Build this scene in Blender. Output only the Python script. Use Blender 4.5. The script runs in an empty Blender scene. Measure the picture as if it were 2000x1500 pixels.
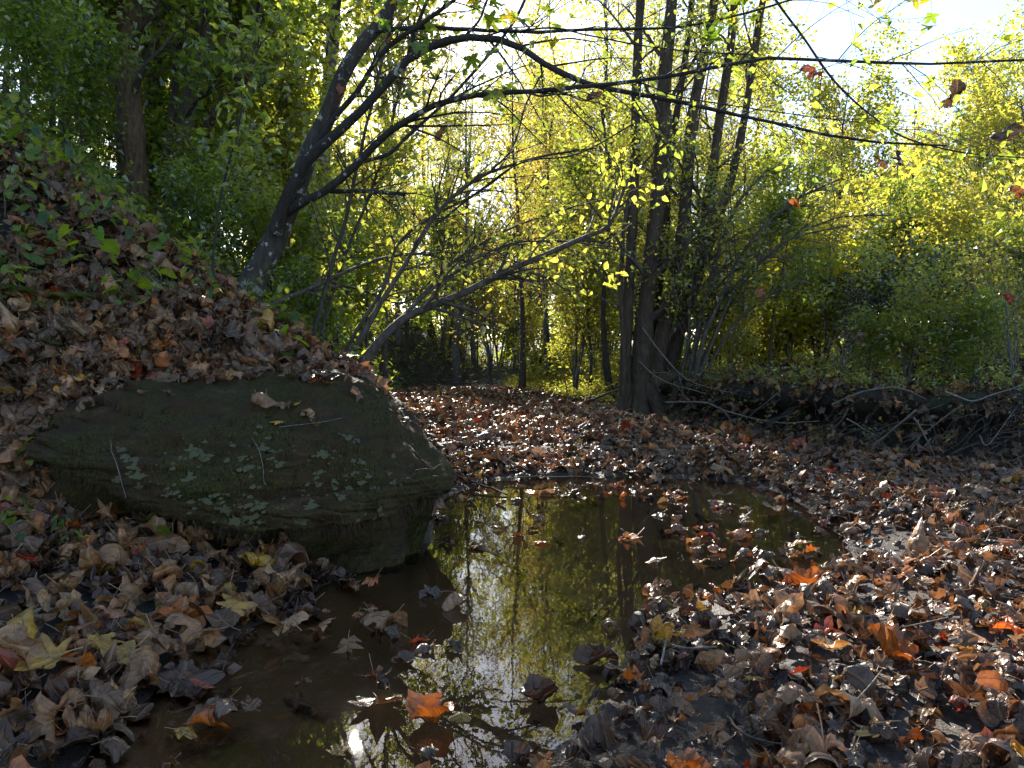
import bpy, math
import numpy as np
from mathutils import Vector, Matrix
C = bpy.context.scene.collection
sc = bpy.context.scene
pi = math.pi

# ------------------------------------------------------------------ camera, light
F_PX = 1500.0
PITCH = math.atan(70 / F_PX)
CAM = np.array([0.0, 0.0, 1.0])
cam = bpy.data.cameras.new('camera'); cam.lens = 27; cam.sensor_width = 36
cam.clip_start = 0.05; cam.clip_end = 2000
co = bpy.data.objects.new('camera', cam); C.objects.link(co)
co.location = CAM; co.rotation_euler = (pi / 2 - PITCH, 0, 0)
sc.camera = co


def ray(u, v):
    a = (np.asarray(u, float) - 1000) / F_PX; b = -(np.asarray(v, float) - 750) / F_PX
    c, s = math.cos(PITCH), math.sin(PITCH)
    return np.stack([a, c + b * s, -s + b * c], -1)


def P(u, v, Y):
    d = ray(u, v); return CAM + d * (np.asarray(Y, float) / d[..., 1])[..., None]


def G(u, v, z=0.0):
    d = ray(u, v); return CAM + d * ((z - 1.0) / d[..., 2])[..., None]


def proj(p):
    p = np.asarray(p) - CAM
    c, s = math.cos(PITCH), math.sin(PITCH)
    f = p[..., 1] * c - p[..., 2] * s; up = p[..., 1] * s + p[..., 2] * c
    return 1000 + F_PX * p[..., 0] / f, 750 - F_PX * up / f, f


sd = ray(695, 1450); sd = sd / np.linalg.norm(sd); sd[2] *= -1      # towards the sun (its mirror image lies in the pool)
SUN_EL = math.asin(sd[2]); SUN_AZ = math.atan2(sd[0], sd[1])
w = bpy.data.worlds.new('World'); sc.world = w; w.use_nodes = True
wn = w.node_tree; sk = wn.nodes.new('ShaderNodeTexSky'); sk.sky_type = 'NISHITA'; sk.sun_disc = False
sk.sun_elevation = SUN_EL; sk.sun_rotation = SUN_AZ; sk.dust_density = 0.4; sk.air_density = 0.85; sk.ozone_density = 1.0
wn.links.new(sk.outputs[0], wn.nodes['Background'].inputs[0]); wn.nodes['Background'].inputs[1].default_value = 0.1
sl = bpy.data.lights.new('sun', 'SUN'); sl.energy = 5.0; sl.angle = math.radians(0.53); sl.color = (1.0, 0.94, 0.84)
so = bpy.data.objects.new('sun', sl); C.objects.link(so)
so.rotation_euler = Vector(sd).to_track_quat('Z', 'Y').to_euler()
sc.view_settings.view_transform = 'Standard'; sc.view_settings.look = 'None'
sc.view_settings.exposure = 2.0; sc.view_settings.gamma = 1.0; sc.view_settings.use_curve_mapping = False
sc.cycles.max_bounces = 8; sc.cycles.diffuse_bounces = 3; sc.cycles.glossy_bounces = 3
sc.cycles.transparent_max_bounces = 12; sc.cycles.transmission_bounces = 4
sc.cycles.sample_clamp_indirect = 6.0; sc.cycles.caustics_reflective = False; sc.cycles.caustics_refractive = False


# ------------------------------------------------------------------ helpers
def h1(n):
    n = n.astype(np.uint64); n = (n ^ (n >> np.uint64(13))) * np.uint64(0x9E3779B97F4A7C15)
    n ^= n >> np.uint64(29); n *= np.uint64(0xBF58476D1CE4E5B9); n ^= n >> np.uint64(32)
    return (n & np.uint64(0xFFFFFF)).astype(float) / 0xFFFFFF


def noise3(p, seed=0):
    p = np.asarray(p, float) + 1000.0
    i = np.floor(p).astype(np.int64); f = p - i; f = f * f * (3 - 2 * f)
    out = 0
    for dx in (0, 1):
        for dy in (0, 1):
            for dz in (0, 1):
                k = (i[..., 0] + dx) * 73856093 + (i[..., 1] + dy) * 19349663 + (i[..., 2] + dz) * 83492791 + seed * 7919
                wgt = (f[..., 0] if dx else 1 - f[..., 0]) * (f[..., 1] if dy else 1 - f[..., 1]) * (f[..., 2] if dz else 1 - f[..., 2])
                out = out + wgt * h1(k)
    return out * 2 - 1


def fbm(p, o=4, seed=0):
    p = np.asarray(p, float); a, s, t = 1.0, 0, 0
    for k in range(o):
        s = s + a * noise3(p * 2 ** k, seed + k); t += a; a *= .5
    return s / t


def fbm2(x, y, sc_, o=3, seed=0):
    x, y = np.broadcast_arrays(x, y)
    return fbm(np.stack([x * sc_, y * sc_, np.full(x.shape, .37)], -1), o, seed)


def ss(t):
    t = np.clip(t, 0, 1); return t * t * (3 - 2 * t)


def nrm(v):
    return v / np.maximum(np.linalg.norm(v, axis=-1, keepdims=True), 1e-9)


class Geo:
    """collects vertex/face arrays, becomes one mesh"""
    def __init__(s): s.V = []; s.F = {3: [], 4: []}; s.M = {3: [], 4: []}; s.n = 0; s.c = []; s.uv = []

    def add(s, V, Fc, mat=0, col=None, uv=None):
        V = np.asarray(V, float).reshape(-1, 3); Fc = np.asarray(Fc).reshape(-1, np.asarray(Fc).shape[-1])
        k = Fc.shape[1]
        s.V.append(V); s.F[k].append(Fc + s.n); s.M[k].append(np.full(len(Fc), mat)); s.n += len(V)
        if col is None: col = np.full((len(V), 3), .5)
        s.c.append(np.broadcast_to(col, (len(V), 3)))
        s.uv.append(np.zeros((len(V), 2)) if uv is None else uv)
        return s

    def mesh(s, name, mats, smooth=True):
        V = np.concatenate(s.V); me = bpy.data.meshes.new(name)
        parts = [(k, np.concatenate(s.F[k]), np.concatenate(s.M[k])) for k in (3, 4) if s.F[k]]
        idx = np.concatenate([f.ravel() for k, f, m in parts]); tot = np.concatenate([np.full(len(f), k) for k, f, m in parts])
        mm = np.concatenate([m for k, f, m in parts])
        me.vertices.add(len(V)); me.vertices.foreach_set('co', V.astype(np.float32).ravel())
        me.loops.add(len(idx)); me.loops.foreach_set('vertex_index', idx.astype(np.int32))
        me.polygons.add(len(tot)); st = np.concatenate([[0], np.cumsum(tot)[:-1]])
        me.polygons.foreach_set('loop_start', st.astype(np.int32)); me.polygons.foreach_set('loop_total', tot.astype(np.int32))
        me.polygons.foreach_set('material_index', mm.astype(np.int32))
        me.polygons.foreach_set('use_smooth', np.full(len(tot), smooth))
        me.update(calc_edges=True)
        a = me.attributes.new('col', 'FLOAT_COLOR', 'POINT'); c = np.concatenate(s.c)
        a.data.foreach_set('color', np.concatenate([c, np.ones((len(c), 1))], 1).astype(np.float32).ravel())
        u = me.attributes.new('luv', 'FLOAT2', 'POINT'); u.data.foreach_set('vector', np.concatenate(s.uv).astype(np.float32).ravel())
        for m in (mats if isinstance(mats, (list, tuple)) else [mats]): me.materials.append(m)
        return me


def link(name, data, parent=None, **k):
    o = bpy.data.objects.new(name, data); C.objects.link(o)
    if parent: o.parent = parent
    for a, b in k.items():
        if b: o[a] = b
    return o


def thing(name, label, cat, loc=(0, 0, 0), group=None):
    o = link(name, None, label=label, category=cat, group=group); o.location = loc; o.empty_display_size = .1
    return o


def dup(root, label=None, group=None):
    r = root.copy(); C.objects.link(r)
    if label: r['label'] = label
    if group: r['group'] = group
    for ch in root.children:
        c = ch.copy(); C.objects.link(c); c.parent = r
        for g in ch.children:
            d = g.copy(); C.objects.link(d); d.parent = c
    return r


def tubes(Pt, R, s=5, caps=False):
    """Pt (n,k,3), R (n,k) -> V, quads"""
    Pt = np.asarray(Pt, float); R = np.asarray(R, float)
    if Pt.ndim == 2: Pt = Pt[None]; R = R[None]
    n, k, _ = Pt.shape
    T = nrm(np.gradient(Pt, axis=1)); m = nrm(T.mean(1))
    ref = np.where(np.abs(m[:, 2:3]) < .85, [[0, 0, 1.]], [[1., 0, 0]])[:, None]
    B = nrm(np.cross(T, np.broadcast_to(ref, T.shape))); N = np.cross(B, T)
    a = np.arange(s) * 2 * pi / s
    V = Pt[:, :, None] + R[:, :, None, None] * (np.cos(a)[:, None] * B[:, :, None] + np.sin(a)[:, None] * N[:, :, None])
    i = np.arange(n)[:, None, None] * k * s; j = np.arange(k - 1)[None, :, None] * s; q = np.arange(s)[None, None]; q2 = (q + 1) % s
    Fc = np.stack([i + j + q, i + j + q2, i + j + s + q2, i + j + s + q], -1).reshape(-1, 4)
    return V.reshape(-1, 3), Fc


def catmull(p, n):
    p = np.asarray(p, float); q = np.vstack([2 * p[0] - p[1], p, 2 * p[-1] - p[-2]])
    t = np.linspace(0, len(p) - 1 - 1e-6, n); i = t.astype(int); f = (t - i)[:, None]
    a, b, c, d = q[i], q[i + 1], q[i + 2], q[i + 3]
    return .5 * (2 * b + (c - a) * f + (2 * a - 5 * b + 4 * c - d) * f ** 2 + (3 * b - 3 * c + d - a) * f ** 3)


def grow(par, R, n, L, ang, up, rng, t0=.25, k=4, rr=.5, droop=0., wob=.12):
    """n child polylines leaving the parent polylines par (m,kk,3)"""
    m, kk, _ = par.shape
    ln = np.linalg.norm(np.diff(par, axis=1), axis=2).sum(1); i = rng.choice(m, n, p=ln / ln.sum())
    t = rng.uniform(t0, .98, n) * (kk - 1); j = np.minimum(t.astype(int), kk - 2); f = (t - j)[:, None]
    b = par[i, j] * (1 - f) + par[i, j + 1] * f; T = nrm(par[i, j + 1] - par[i, j])
    r0 = (R[i, j] * (1 - f[:, 0]) + R[i, j + 1] * f[:, 0]) * rr
    q = rng.normal(size=(n, 3)); q = nrm(q - (q * T).sum(1, keepdims=True) * T)
    an = ang * rng.uniform(.7, 1.3, n)[:, None]
    d = nrm(T * np.cos(an) + q * np.sin(an) + np.array([0, 0, up]))
    Ls = L * rng.uniform(.55, 1.25, n) * (1 - .45 * t / (kk - 1))
    s = np.linspace(0, 1, k)[None, :, None]
    wv = rng.normal(size=(n, k, 3)) * wob / k; wv[:, 0] = 0; wv = np.cumsum(wv, 1)
    out = b[:, None] + (d[:, None] * s + wv) * Ls[:, None, None]
    out[..., 2] -= (droop * s[..., 0] ** 2) * Ls[:, None]
    rad = r0[:, None] * (1 - .72 * s[..., 0])
    return out, np.maximum(rad, .0012)


GL = G(695, 1450)


def leafset(tw, n, size, rng, spread=.05, up=.9, fold=.18, wid=.36, t0=.1, fine=False, gap=0):
    """n small folded leaves along the twigs; col = (random, clump, 0)"""
    m, k, _ = tw.shape
    i = rng.integers(0, m, n); t = rng.uniform(t0, 1, n) * (k - 1); j = np.minimum(t.astype(int), k - 2); f = (t - j)[:, None]
    b = tw[i, j] * (1 - f) + tw[i, j + 1] * f + rng.normal(size=(n, 3)) * spread
    T = nrm(tw[i, -1] - tw[i, 0])
    nr = nrm(rng.normal(size=(n, 3)) * .75 + np.array([0, 0, up]))
    if gap:
        q = b - GL; al = q @ sd; k_ = np.linalg.norm(q - al[:, None] * sd, axis=1) > gap; b, T, nr, i = b[k_], T[k_], nr[k_], i[k_]; n = len(b)
    a = T * .6 + rng.normal(size=(n, 3)); a[:, 2] -= .25; a = nrm(a - (a * nr).sum(1, keepdims=True) * nr)
    sd_ = np.cross(nr, a); s = (size * rng.uniform(.6, 1.3, n))[:, None]
    z = nr * s * fold
    if fine:
        m_ = -z * .6; cv = nr * s * .12
        V = np.stack([b + a * s * .45 + m_, b, b + a * s * .25 + sd_ * s * wid * .9 + z, b + a * s * .62 + sd_ * s * wid * .72 + z * .5 - cv, b + a * s * 1.05 - cv * 2, b + a * s * .62 - sd_ * s * wid * .72 + z * .5 - cv, b + a * s * .25 - sd_ * s * wid * .9 + z], 1)
        q = np.arange(n)[:, None] * 7; Fc = np.concatenate([q + [0, k_ + 1, (k_ + 1) % 6 + 1] for k_ in range(6)]); cl = rng.random(m)[i]
        return V.reshape(-1, 3), Fc, np.stack([np.repeat(rng.random(n), 7), np.repeat(cl, 7), np.zeros(7 * n)], 1)
    V = np.stack([b, b + a * s * .38 + sd_ * s * wid + z, b + a * s, b + a * s * .38 - sd_ * s * wid + z], 1)
    q = np.arange(n)[:, None] * 4
    Fc = np.concatenate([q + [0, 1, 2], q + [0, 2, 3]])
    cl = rng.random(m)[i]
    col = np.stack([np.repeat(rng.random(n), 4), np.repeat(cl, 4), np.zeros(4 * n)], 1)
    return V.reshape(-1, 3), Fc, col


# ------------------------------------------------------------------ materials
def mat(name):
    m = bpy.data.materials.new(name); m.use_nodes = True; nt = m.node_tree
    for n in list(nt.nodes): nt.nodes.remove(n)
    out = nt.nodes.new('ShaderNodeOutputMaterial')

    def N(t, **k):
        nd = nt.nodes.new('ShaderNode' + t)
        for a, b in k.items():
            if a in nd.inputs.keys() or isinstance(a, int): nd.inputs[a].default_value = b
            else: setattr(nd, a, b)
        return nd

    def L(a, b): nt.links.new(a, b)
    return m, N, L, out


def ramp(N, L, fac, stops, interp='LINEAR'):
    r = N('ValToRGB'); r.color_ramp.interpolation = interp
    e = r.color_ramp.elements
    while len(e) < len(stops): e.new(.5)
    for k, (p, c) in enumerate(stops): e[k].position = p; e[k].color = (*c, 1)
    L(fac, r.inputs[0]); return r.outputs[0]


def nz(N, L, scale, detail=4, vec=None, rough=.6):
    t = N('TexNoise'); t.inputs['Scale'].default_value = scale; t.inputs['Detail'].default_value = detail; t.inputs['Roughness'].default_value = rough
    if vec is not None: L(vec, t.inputs['Vector'])
    return t.outputs[0]


def mixc(N, L, f, a, b, mode='MIX'):
    m = N('Mix', data_type='RGBA', blend_type=mode)
    for s, x in ((0, f), (6, a), (7, b)):
        if isinstance(x, (int, float)): m.inputs[s].default_value = x
        elif isinstance(x, tuple): m.inputs[s].default_value = (*x, 1)
        else: L(x, m.inputs[s])
    return m.outputs[2]


def math_(N, L, op, a, b=0.0, clamp=False):
    m = N('Math', operation=op); m.use_clamp = clamp
    for s, x in ((0, a), (1, b)):
        if isinstance(x, (int, float)): m.inputs[s].default_value = x
        else: L(x, m.inputs[s])
    return m.outputs[0]


def foliage(name, refl, trans, tw=.62, gloss=.055, vary=.3):
    """refl/trans: colour stops over the per-leaf value"""
    m, N, L, out = mat(name)
    at = N('Attribute', attribute_name='col'); sp = N('SeparateColor'); L(at.outputs['Color'], sp.inputs[0])
    oi = N('ObjectInfo')
    f = math_(N, L, 'MULTIPLY', sp.outputs[0], .42)
    f = math_(N, L, 'ADD', f, math_(N, L, 'MULTIPLY', sp.outputs[1], .33))
    f = math_(N, L, 'ADD', f, math_(N, L, 'MULTIPLY', oi.outputs['Random'], vary), True)
    c1 = ramp(N, L, f, refl); c2 = ramp(N, L, f, trans)
    df = N('BsdfDiffuse'); tr = N('BsdfTranslucent'); gl = N('BsdfGlossy'); gl.inputs['Roughness'].default_value = .28
    L(c1, df.inputs[0]); L(c2, tr.inputs[0]); gl.inputs[0].default_value = (.9, .95, 1, 1)
    mx = N('MixShader'); mx.inputs[0].default_value = tw; L(df.outputs[0], mx.inputs[1]); L(tr.outputs[0], mx.inputs[2])
    m2 = N('MixShader'); m2.inputs[0].default_value = gloss; L(mx.outputs[0], m2.inputs[1]); L(gl.outputs[0], m2.inputs[2])
    L(m2.outputs[0], out.inputs[0]); return m


GREEN = foliage('leaf_green', [(0, (.022, .05, .01)), (.55, (.055, .09, .014)), (1, (.13, .14, .02))],
                [(0, (.2, .33, .03)), (.55, (.48, .56, .05)), (1, (.72, .66, .06))])
YGREEN = foliage('leaf_yellow_green', [(0, (.035, .065, .012)), (.5, (.09, .105, .02)), (1, (.2, .15, .03))],
                 [(0, (.26, .36, .04)), (.5, (.6, .6, .06)), (1, (.8, .62, .08))])
GOLD = foliage('leaf_gold', [(0, (.08, .09, .02)), (.5, (.17, .13, .03)), (1, (.24, .12, .04))],
               [(0, (.45, .46, .06)), (.5, (.76, .58, .09)), (1, (.8, .45, .1))])
YELLOW = foliage('leaf_bright_yellow', [(0, (.16, .16, .02)), (1, (.3, .22, .02))],
                 [(0, (.62, .66, .04)), (1, (.9, .75, .05))], tw=.65)
DARKG = foliage('leaf_dark_green', [(0, (.012, .03, .01)), (1, (.035, .06, .015))],
                [(0, (.03, .08, .012)), (1, (.1, .17, .02))], tw=.4, gloss=.09)


def bark(name, dark, light, scale=9, lichen=0., moss=0., bump=.6, stretch=.25, rough=.85):
    m, N, L, out = mat(name)
    tc = N('TexCoord'); mp = N('Mapping'); L(tc.outputs['Object'], mp.inputs[0]); mp.inputs['Scale'].default_value = (1, 1, stretch)
    n1 = nz(N, L, scale * 4, 6, mp.outputs[0]); n2 = nz(N, L, scale * .5, 3, tc.outputs['Object'])
    c = ramp(N, L, n1, [(.3, dark), (.7, light)])
    c = mixc(N, L, .5, c, ramp(N, L, n2, [(.3, (.35, .35, .35)), (.7, (1.2, 1.2, 1.2))]), 'MULTIPLY')
    if lichen:
        v = nz(N, L, 14, 5, tc.outputs['Object'], .7)
        c = mixc(N, L, ramp(N, L, v, [(.62 - lichen * .2, (0, 0, 0)), (.66 - lichen * .2, (1, 1, 1))]), c, (.3, .31, .27))
    if moss:
        gm = N('NewGeometry'); sx = N('SeparateXYZ'); L(gm.outputs['Position'], sx.inputs[0])
        k = math_(N, L, 'SUBTRACT', moss, sx.outputs[2]); k = math_(N, L, 'MULTIPLY', k, 2.5)
        k = math_(N, L, 'ADD', k, math_(N, L, 'SUBTRACT', math_(N, L, 'MULTIPLY', n2, 2), 1.0), True)
        c = mixc(N, L, k, c, mixc(N, L, n1, (.02, .04, .008), (.07, .1, .02)))
    b = N('Bump'); b.inputs['Strength'].default_value = bump; b.inputs['Distance'].default_value = .02; L(n1, b.inputs['Height'])
    p = N('BsdfPrincipled'); p.inputs['Roughness'].default_value = rough; L(c, p.inputs[0]); L(b.outputs[0], p.inputs['Normal'])
    L(p.outputs[0], out.inputs[0]); return m


BARK = bark('bark_brown', (.02, .015, .011), (.11, .085, .065), 9)
BARKW = bark('bark_warm', (.03, .018, .01), (.17, .105, .06), 9, bump=.9)
BARKG = bark('bark_grey', (.05, .048, .048), (.17, .16, .155), 8, lichen=.1)
BARKL = bark('bark_mottled', (.012, .009, .007), (.065, .05, .04), 10, lichen=.22, moss=1.5)
BARKD = bark('bark_dark_limb', (.007, .006, .005), (.038, .03, .025), 12, lichen=.15)
BARKM = bark('bark_mossy_base', (.012, .008, .005), (.085, .052, .028), 9, moss=.25, bump=.9)
TWIG = bark('twig_bark', (.03, .022, .017), (.1, .078, .06), 14, bump=.2)
DRY = bark('dry_wood', (.06, .05, .04), (.24, .2, .165), 14, bump=.3, rough=.55)


def litter_mat():
    m, N, L, out = mat('dead_leaf')
    at = N('Attribute', attribute_name='col'); uv = N('Attribute', attribute_name='luv')
    sx = N('SeparateXYZ'); L(uv.outputs['Vector'], sx.inputs[0]); X, Y = sx.outputs[0], sx.outputs[1]
    gm = N('NewGeometry')
    tc = N('TexCoord')
    spots = nz(N, L, 26, 5, gm.outputs['Position'])
    c = mixc(N, L, ramp(N, L, spots, [(.42, (0, 0, 0)), (.72, (.8, .8, .8))]), at.outputs['Color'], (.05, .022, .012))
    edge = math_(N, L, 'MULTIPLY', math_(N, L, 'SUBTRACT', math_(N, L, 'POWER', math_(N, L, 'ADD', math_(N, L, 'MULTIPLY', X, X), math_(N, L, 'MULTIPLY', Y, Y)), .5), .3), 2.4, True)
    blot = nz(N, L, 9, 3, uv.outputs['Vector'])
    c = mixc(N, L, math_(N, L, 'MULTIPLY', edge, ramp(N, L, blot, [(.4, (0, 0, 0)), (.6, (.8, .8, .8))])), c, mixc(N, L, 1.0, c, (.45, .33, .25), 'MULTIPLY'))
    # side ribs run off the midrib, the veins are a little paler
    ax = math_(N, L, 'ABSOLUTE', X)
    q = math_(N, L, 'SUBTRACT', Y, math_(N, L, 'MULTIPLY', ax, .75))
    wv = math_(N, L, 'ABSOLUTE', math_(N, L, 'SINE', math_(N, L, 'MULTIPLY', q, 13.0)))
    mid = math_(N, L, 'SUBTRACT', 1.0, math_(N, L, 'MULTIPLY', ax, 22.0), True)
    rib = math_(N, L, 'ADD', math_(N, L, 'POWER', wv, .6), mid)
    vein = math_(N, L, 'MAXIMUM', math_(N, L, 'SUBTRACT', 1.0, math_(N, L, 'MULTIPLY', wv, 7.0), True), mid)
    c = mixc(N, L, math_(N, L, 'MULTIPLY', vein, .6), c, mixc(N, L, .55, c, (.6, .45, .27)))
    c = mixc(N, L, math_(N, L, 'MULTIPLY', gm.outputs['Backfacing'], .45), c, mixc(N, L, .4, c, (.36, .25, .16)))
    hh = math_(N, L, 'ADD', math_(N, L, 'MULTIPLY', rib, .7), math_(N, L, 'MULTIPLY', nz(N, L, 60, 3, gm.outputs['Position']), .8))
    b = N('Bump'); b.inputs['Strength'].default_value = 1.0; b.inputs['Distance'].default_value = .006; L(hh, b.inputs['Height'])
    p = N('BsdfPrincipled'); L(c, p.inputs[0]); p.inputs['Roughness'].default_value = .36; p.inputs['Specular IOR Level'].default_value = .45
    L(b.outputs[0], p.inputs['Normal'])
    tr = N('BsdfTranslucent'); L(mixc(N, L, .45, c, mixc(N, L, 1.0, c, (1.35, .95, .55), 'MULTIPLY')), tr.inputs[0]); L(b.outputs[0], tr.inputs['Normal'])
    mx = N('MixShader'); mx.inputs[0].default_value = .24; L(p.outputs[0], mx.inputs[1]); L(tr.outputs[0], mx.inputs[2])
    L(mx.outputs[0], out.inputs[0]); return m


LITTER = litter_mat()


def greenleaf_mat():
    m, N, L, out = mat('live_leaf')
    at = N('Attribute', attribute_name='col'); uv = N('Attribute', attribute_name='luv')
    sx = N('SeparateXYZ'); L(uv.outputs['Vector'], sx.inputs[0])
    oi = N('ObjectInfo'); ax = math_(N, L, 'ABSOLUTE', sx.outputs[0])
    q = math_(N, L, 'SUBTRACT', sx.outputs[1], math_(N, L, 'MULTIPLY', ax, .8))
    wv = math_(N, L, 'ABSOLUTE', math_(N, L, 'SINE', math_(N, L, 'MULTIPLY', q, 12.0)))
    vein = math_(N, L, 'MAXIMUM', math_(N, L, 'SUBTRACT', 1.0, math_(N, L, 'MULTIPLY', wv, 6.0), True), math_(N, L, 'SUBTRACT', 1.0, math_(N, L, 'MULTIPLY', ax, 25.0), True))
    c = mixc(N, L, oi.outputs['Random'], at.outputs['Color'], mixc(N, L, 1.0, at.outputs['Color'], (1.5, 1.15, .7), 'MULTIPLY'))
    c = mixc(N, L, math_(N, L, 'MULTIPLY', vein, .5), c, mixc(N, L, 1.0, c, (1.7, 1.6, 1.3), 'MULTIPLY'))
    t = mixc(N, L, 1.0, c, (4.2, 3.1, 1.4), 'MULTIPLY')
    b = N('Bump'); b.inputs['Strength'].default_value = .5; b.inputs['Distance'].default_value = .003; L(wv, b.inputs['Height'])
    p = N('BsdfPrincipled'); L(c, p.inputs[0]); p.inputs['Roughness'].default_value = .38; L(b.outputs[0], p.inputs['Normal'])
    tr = N('BsdfTranslucent'); L(t, tr.inputs[0])
    mx = N('MixShader'); mx.inputs[0].default_value = .5; L(p.outputs[0], mx.inputs[1]); L(tr.outputs[0], mx.inputs[2])
    L(mx.outputs[0], out.inputs[0]); return m


LIVE = greenleaf_mat()


def ground_mat():
    m, N, L, out = mat('creek_soil')
    gm = N('NewGeometry'); sx = N('SeparateXYZ'); L(gm.outputs['Position'], sx.inputs[0]); at = N('Attribute', attribute_name='col')
    sp = N('SeparateColor'); L(at.outputs['Color'], sp.inputs[0])
    a = nz(N, L, 2.3, 6, gm.outputs['Position']); b_ = nz(N, L, 45, 5, gm.outputs['Position'], .7); g2 = nz(N, L, 260, 2, gm.outputs['Position'])
    sand = ramp(N, L, a, [(.3, (.24, .14, .065)), (.7, (.38, .235, .12))])
    sand = mixc(N, L, .6, sand, ramp(N, L, g2, [(.3, (.55, .55, .55)), (.7, (1.25, 1.2, 1.15))]), 'MULTIPLY')
    soil = ramp(N, L, b_, [(.3, (.01, .007, .004)), (.7, (.045, .029, .018))])
    soil = mixc(N, L, ramp(N, L, a, [(.5, (0, 0, 0)), (.66, (.8, .8, .8))]), soil, ramp(N, L, b_, [(.3, (.012, .022, .006)), (.7, (.04, .06, .014))]))
    mud = ramp(N, L, b_, [(.35, (.022, .015, .01)), (.65, (.085, .06, .04))])
    under = math_(N, L, 'MULTIPLY', math_(N, L, 'ADD', sx.outputs[2], .012), 60.0, True)
    sand = mixc(N, L, under, sand, mud)
    c = mixc(N, L, sp.outputs[0], sand, soil)
    # silt below the water line is darker with patches of brown algae
    wet = math_(N, L, 'SUBTRACT', 1.0, math_(N, L, 'MULTIPLY', sx.outputs[2], 14.0), True)
    rg = N('MapRange'); L(wet, rg.inputs[0]); rg.inputs[3].default_value = .75; rg.inputs[4].default_value = .36
    rough = rg.outputs[0]
    hh = math_(N, L, 'ADD', b_, math_(N, L, 'MULTIPLY', g2, .35))
    b = N('Bump'); b.inputs['Strength'].default_value = .9; b.inputs['Distance'].default_value = .03; L(hh, b.inputs['Height'])
    p = N('BsdfPrincipled'); L(c, p.inputs[0]); L(rough, p.inputs['Roughness']); L(b.outputs[0], p.inputs['Normal'])
    L(p.outputs[0], out.inputs[0]); return m


GROUND = ground_mat()


def rock_mat():
    m, N, L, out = mat('mossy_sandstone')
    gm = N('NewGeometry'); sx = N('SeparateXYZ'); L(gm.outputs['Position'], sx.inputs[0])
    mp = N('Mapping'); L(gm.outputs['Position'], mp.inputs[0]); mp.inputs['Scale'].default_value = (1, 1, 5); mp.inputs['Rotation'].default_value = (0, .16, 0)
    band = nz(N, L, 5, 6, mp.outputs[0]); fine = nz(N, L, 90, 4, gm.outputs['Position'], .7); big = nz(N, L, 3.2, 5, gm.outputs['Position'])
    fz = N('Mapping'); L(gm.outputs['Position'], fz.inputs[0]); fz.inputs['Scale'].default_value = (1, 1, .3); fib = nz(N, L, 130, 3, fz.outputs[0])
    stone = ramp(N, L, band, [(.3, (.024, .014, .007)), (.55, (.06, .036, .016)), (.75, (.12, .078, .038))])
    moss = ramp(N, L, fib, [(.35, (.007, .006, .001)), (.65, (.07, .062, .009))])
    mk = math_(N, L, 'ADD', big, math_(N, L, 'MULTIPLY', fine, .25))
    c = mixc(N, L, ramp(N, L, mk, [(.5, (0, 0, 0)), (.68, (.95, .95, .95))]), stone, moss)
    c = mixc(N, L, ramp(N, L, nz(N, L, 6.5, 4, gm.outputs['Position']), [(.5, (0, 0, 0)), (.64, (.7, .7, .7))]), c, (.045, .02, .007))
    b = N('Bump'); b.inputs['Strength'].default_value = 1.0; b.inputs['Distance'].default_value = .022
    L(math_(N, L, 'ADD', fib, math_(N, L, 'MULTIPLY', band, 2.0)), b.inputs['Height'])
    p = N('BsdfPrincipled'); L(c, p.inputs[0]); p.inputs['Roughness'].default_value = .75; p.inputs['Specular IOR Level'].default_value = .22; L(b.outputs[0], p.inputs['Normal'])
    L(p.outputs[0], out.inputs[0]); return m


ROCK = rock_mat()


def water_mat():
    m, N, L, out = mat('clear_shallow_water')
    gm = N('NewGeometry')
    mp = N('Mapping'); L(gm.outputs['Position'], mp.inputs[0]); mp.inputs['Scale'].default_value = (1, .55, 1)
    n1 = nz(N, L, 9, 2, mp.outputs[0]); n2 = nz(N, L, 60, 2, mp.outputs[0])
    b = N('Bump'); b.inputs['Strength'].default_value = .03; b.inputs['Distance'].default_value = .01
    L(math_(N, L, 'ADD', n1, math_(N, L, 'MULTIPLY', n2, .1)), b.inputs['Height'])
    fr = N('Fresnel', IOR=1.45); L(b.outputs[0], fr.inputs['Normal'])
    tr = N('BsdfTransparent'); tr.inputs[0].default_value = (.95, .86, .72, 1)
    gl = N('BsdfGlossy'); gl.inputs['Roughness'].default_value = .01; gl.inputs[0].default_value = (1, 1, 1, 1); L(b.outputs[0], gl.inputs['Normal'])
    mx = N('MixShader'); L(fr.outputs[0], mx.inputs[0]); L(tr.outputs[0], mx.inputs[1]); L(gl.outputs[0], mx.inputs[2])
    L(mx.outputs[0], out.inputs[0]); return m


WATER = water_mat()


def plain(name, c, rough=.8, c2=None, sc_=40):
    m, N, L, out = mat(name); tc = N('TexCoord')
    p = N('BsdfPrincipled'); p.inputs['Roughness'].default_value = rough
    L(ramp(N, L, nz(N, L, sc_, 4, tc.outputs['Object']), [(.3, c), (.7, c2 or tuple(x * 1.7 for x in c))]), p.inputs[0])
    L(p.outputs[0], out.inputs[0]); return m


LICHEN = plain('lichen', (.036, .036, .014), .9, (.085, .082, .038), 60)
MOSSF = plain('moss_fibre', (.022, .016, .006), .9, (.085, .05, .02), 30)

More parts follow.
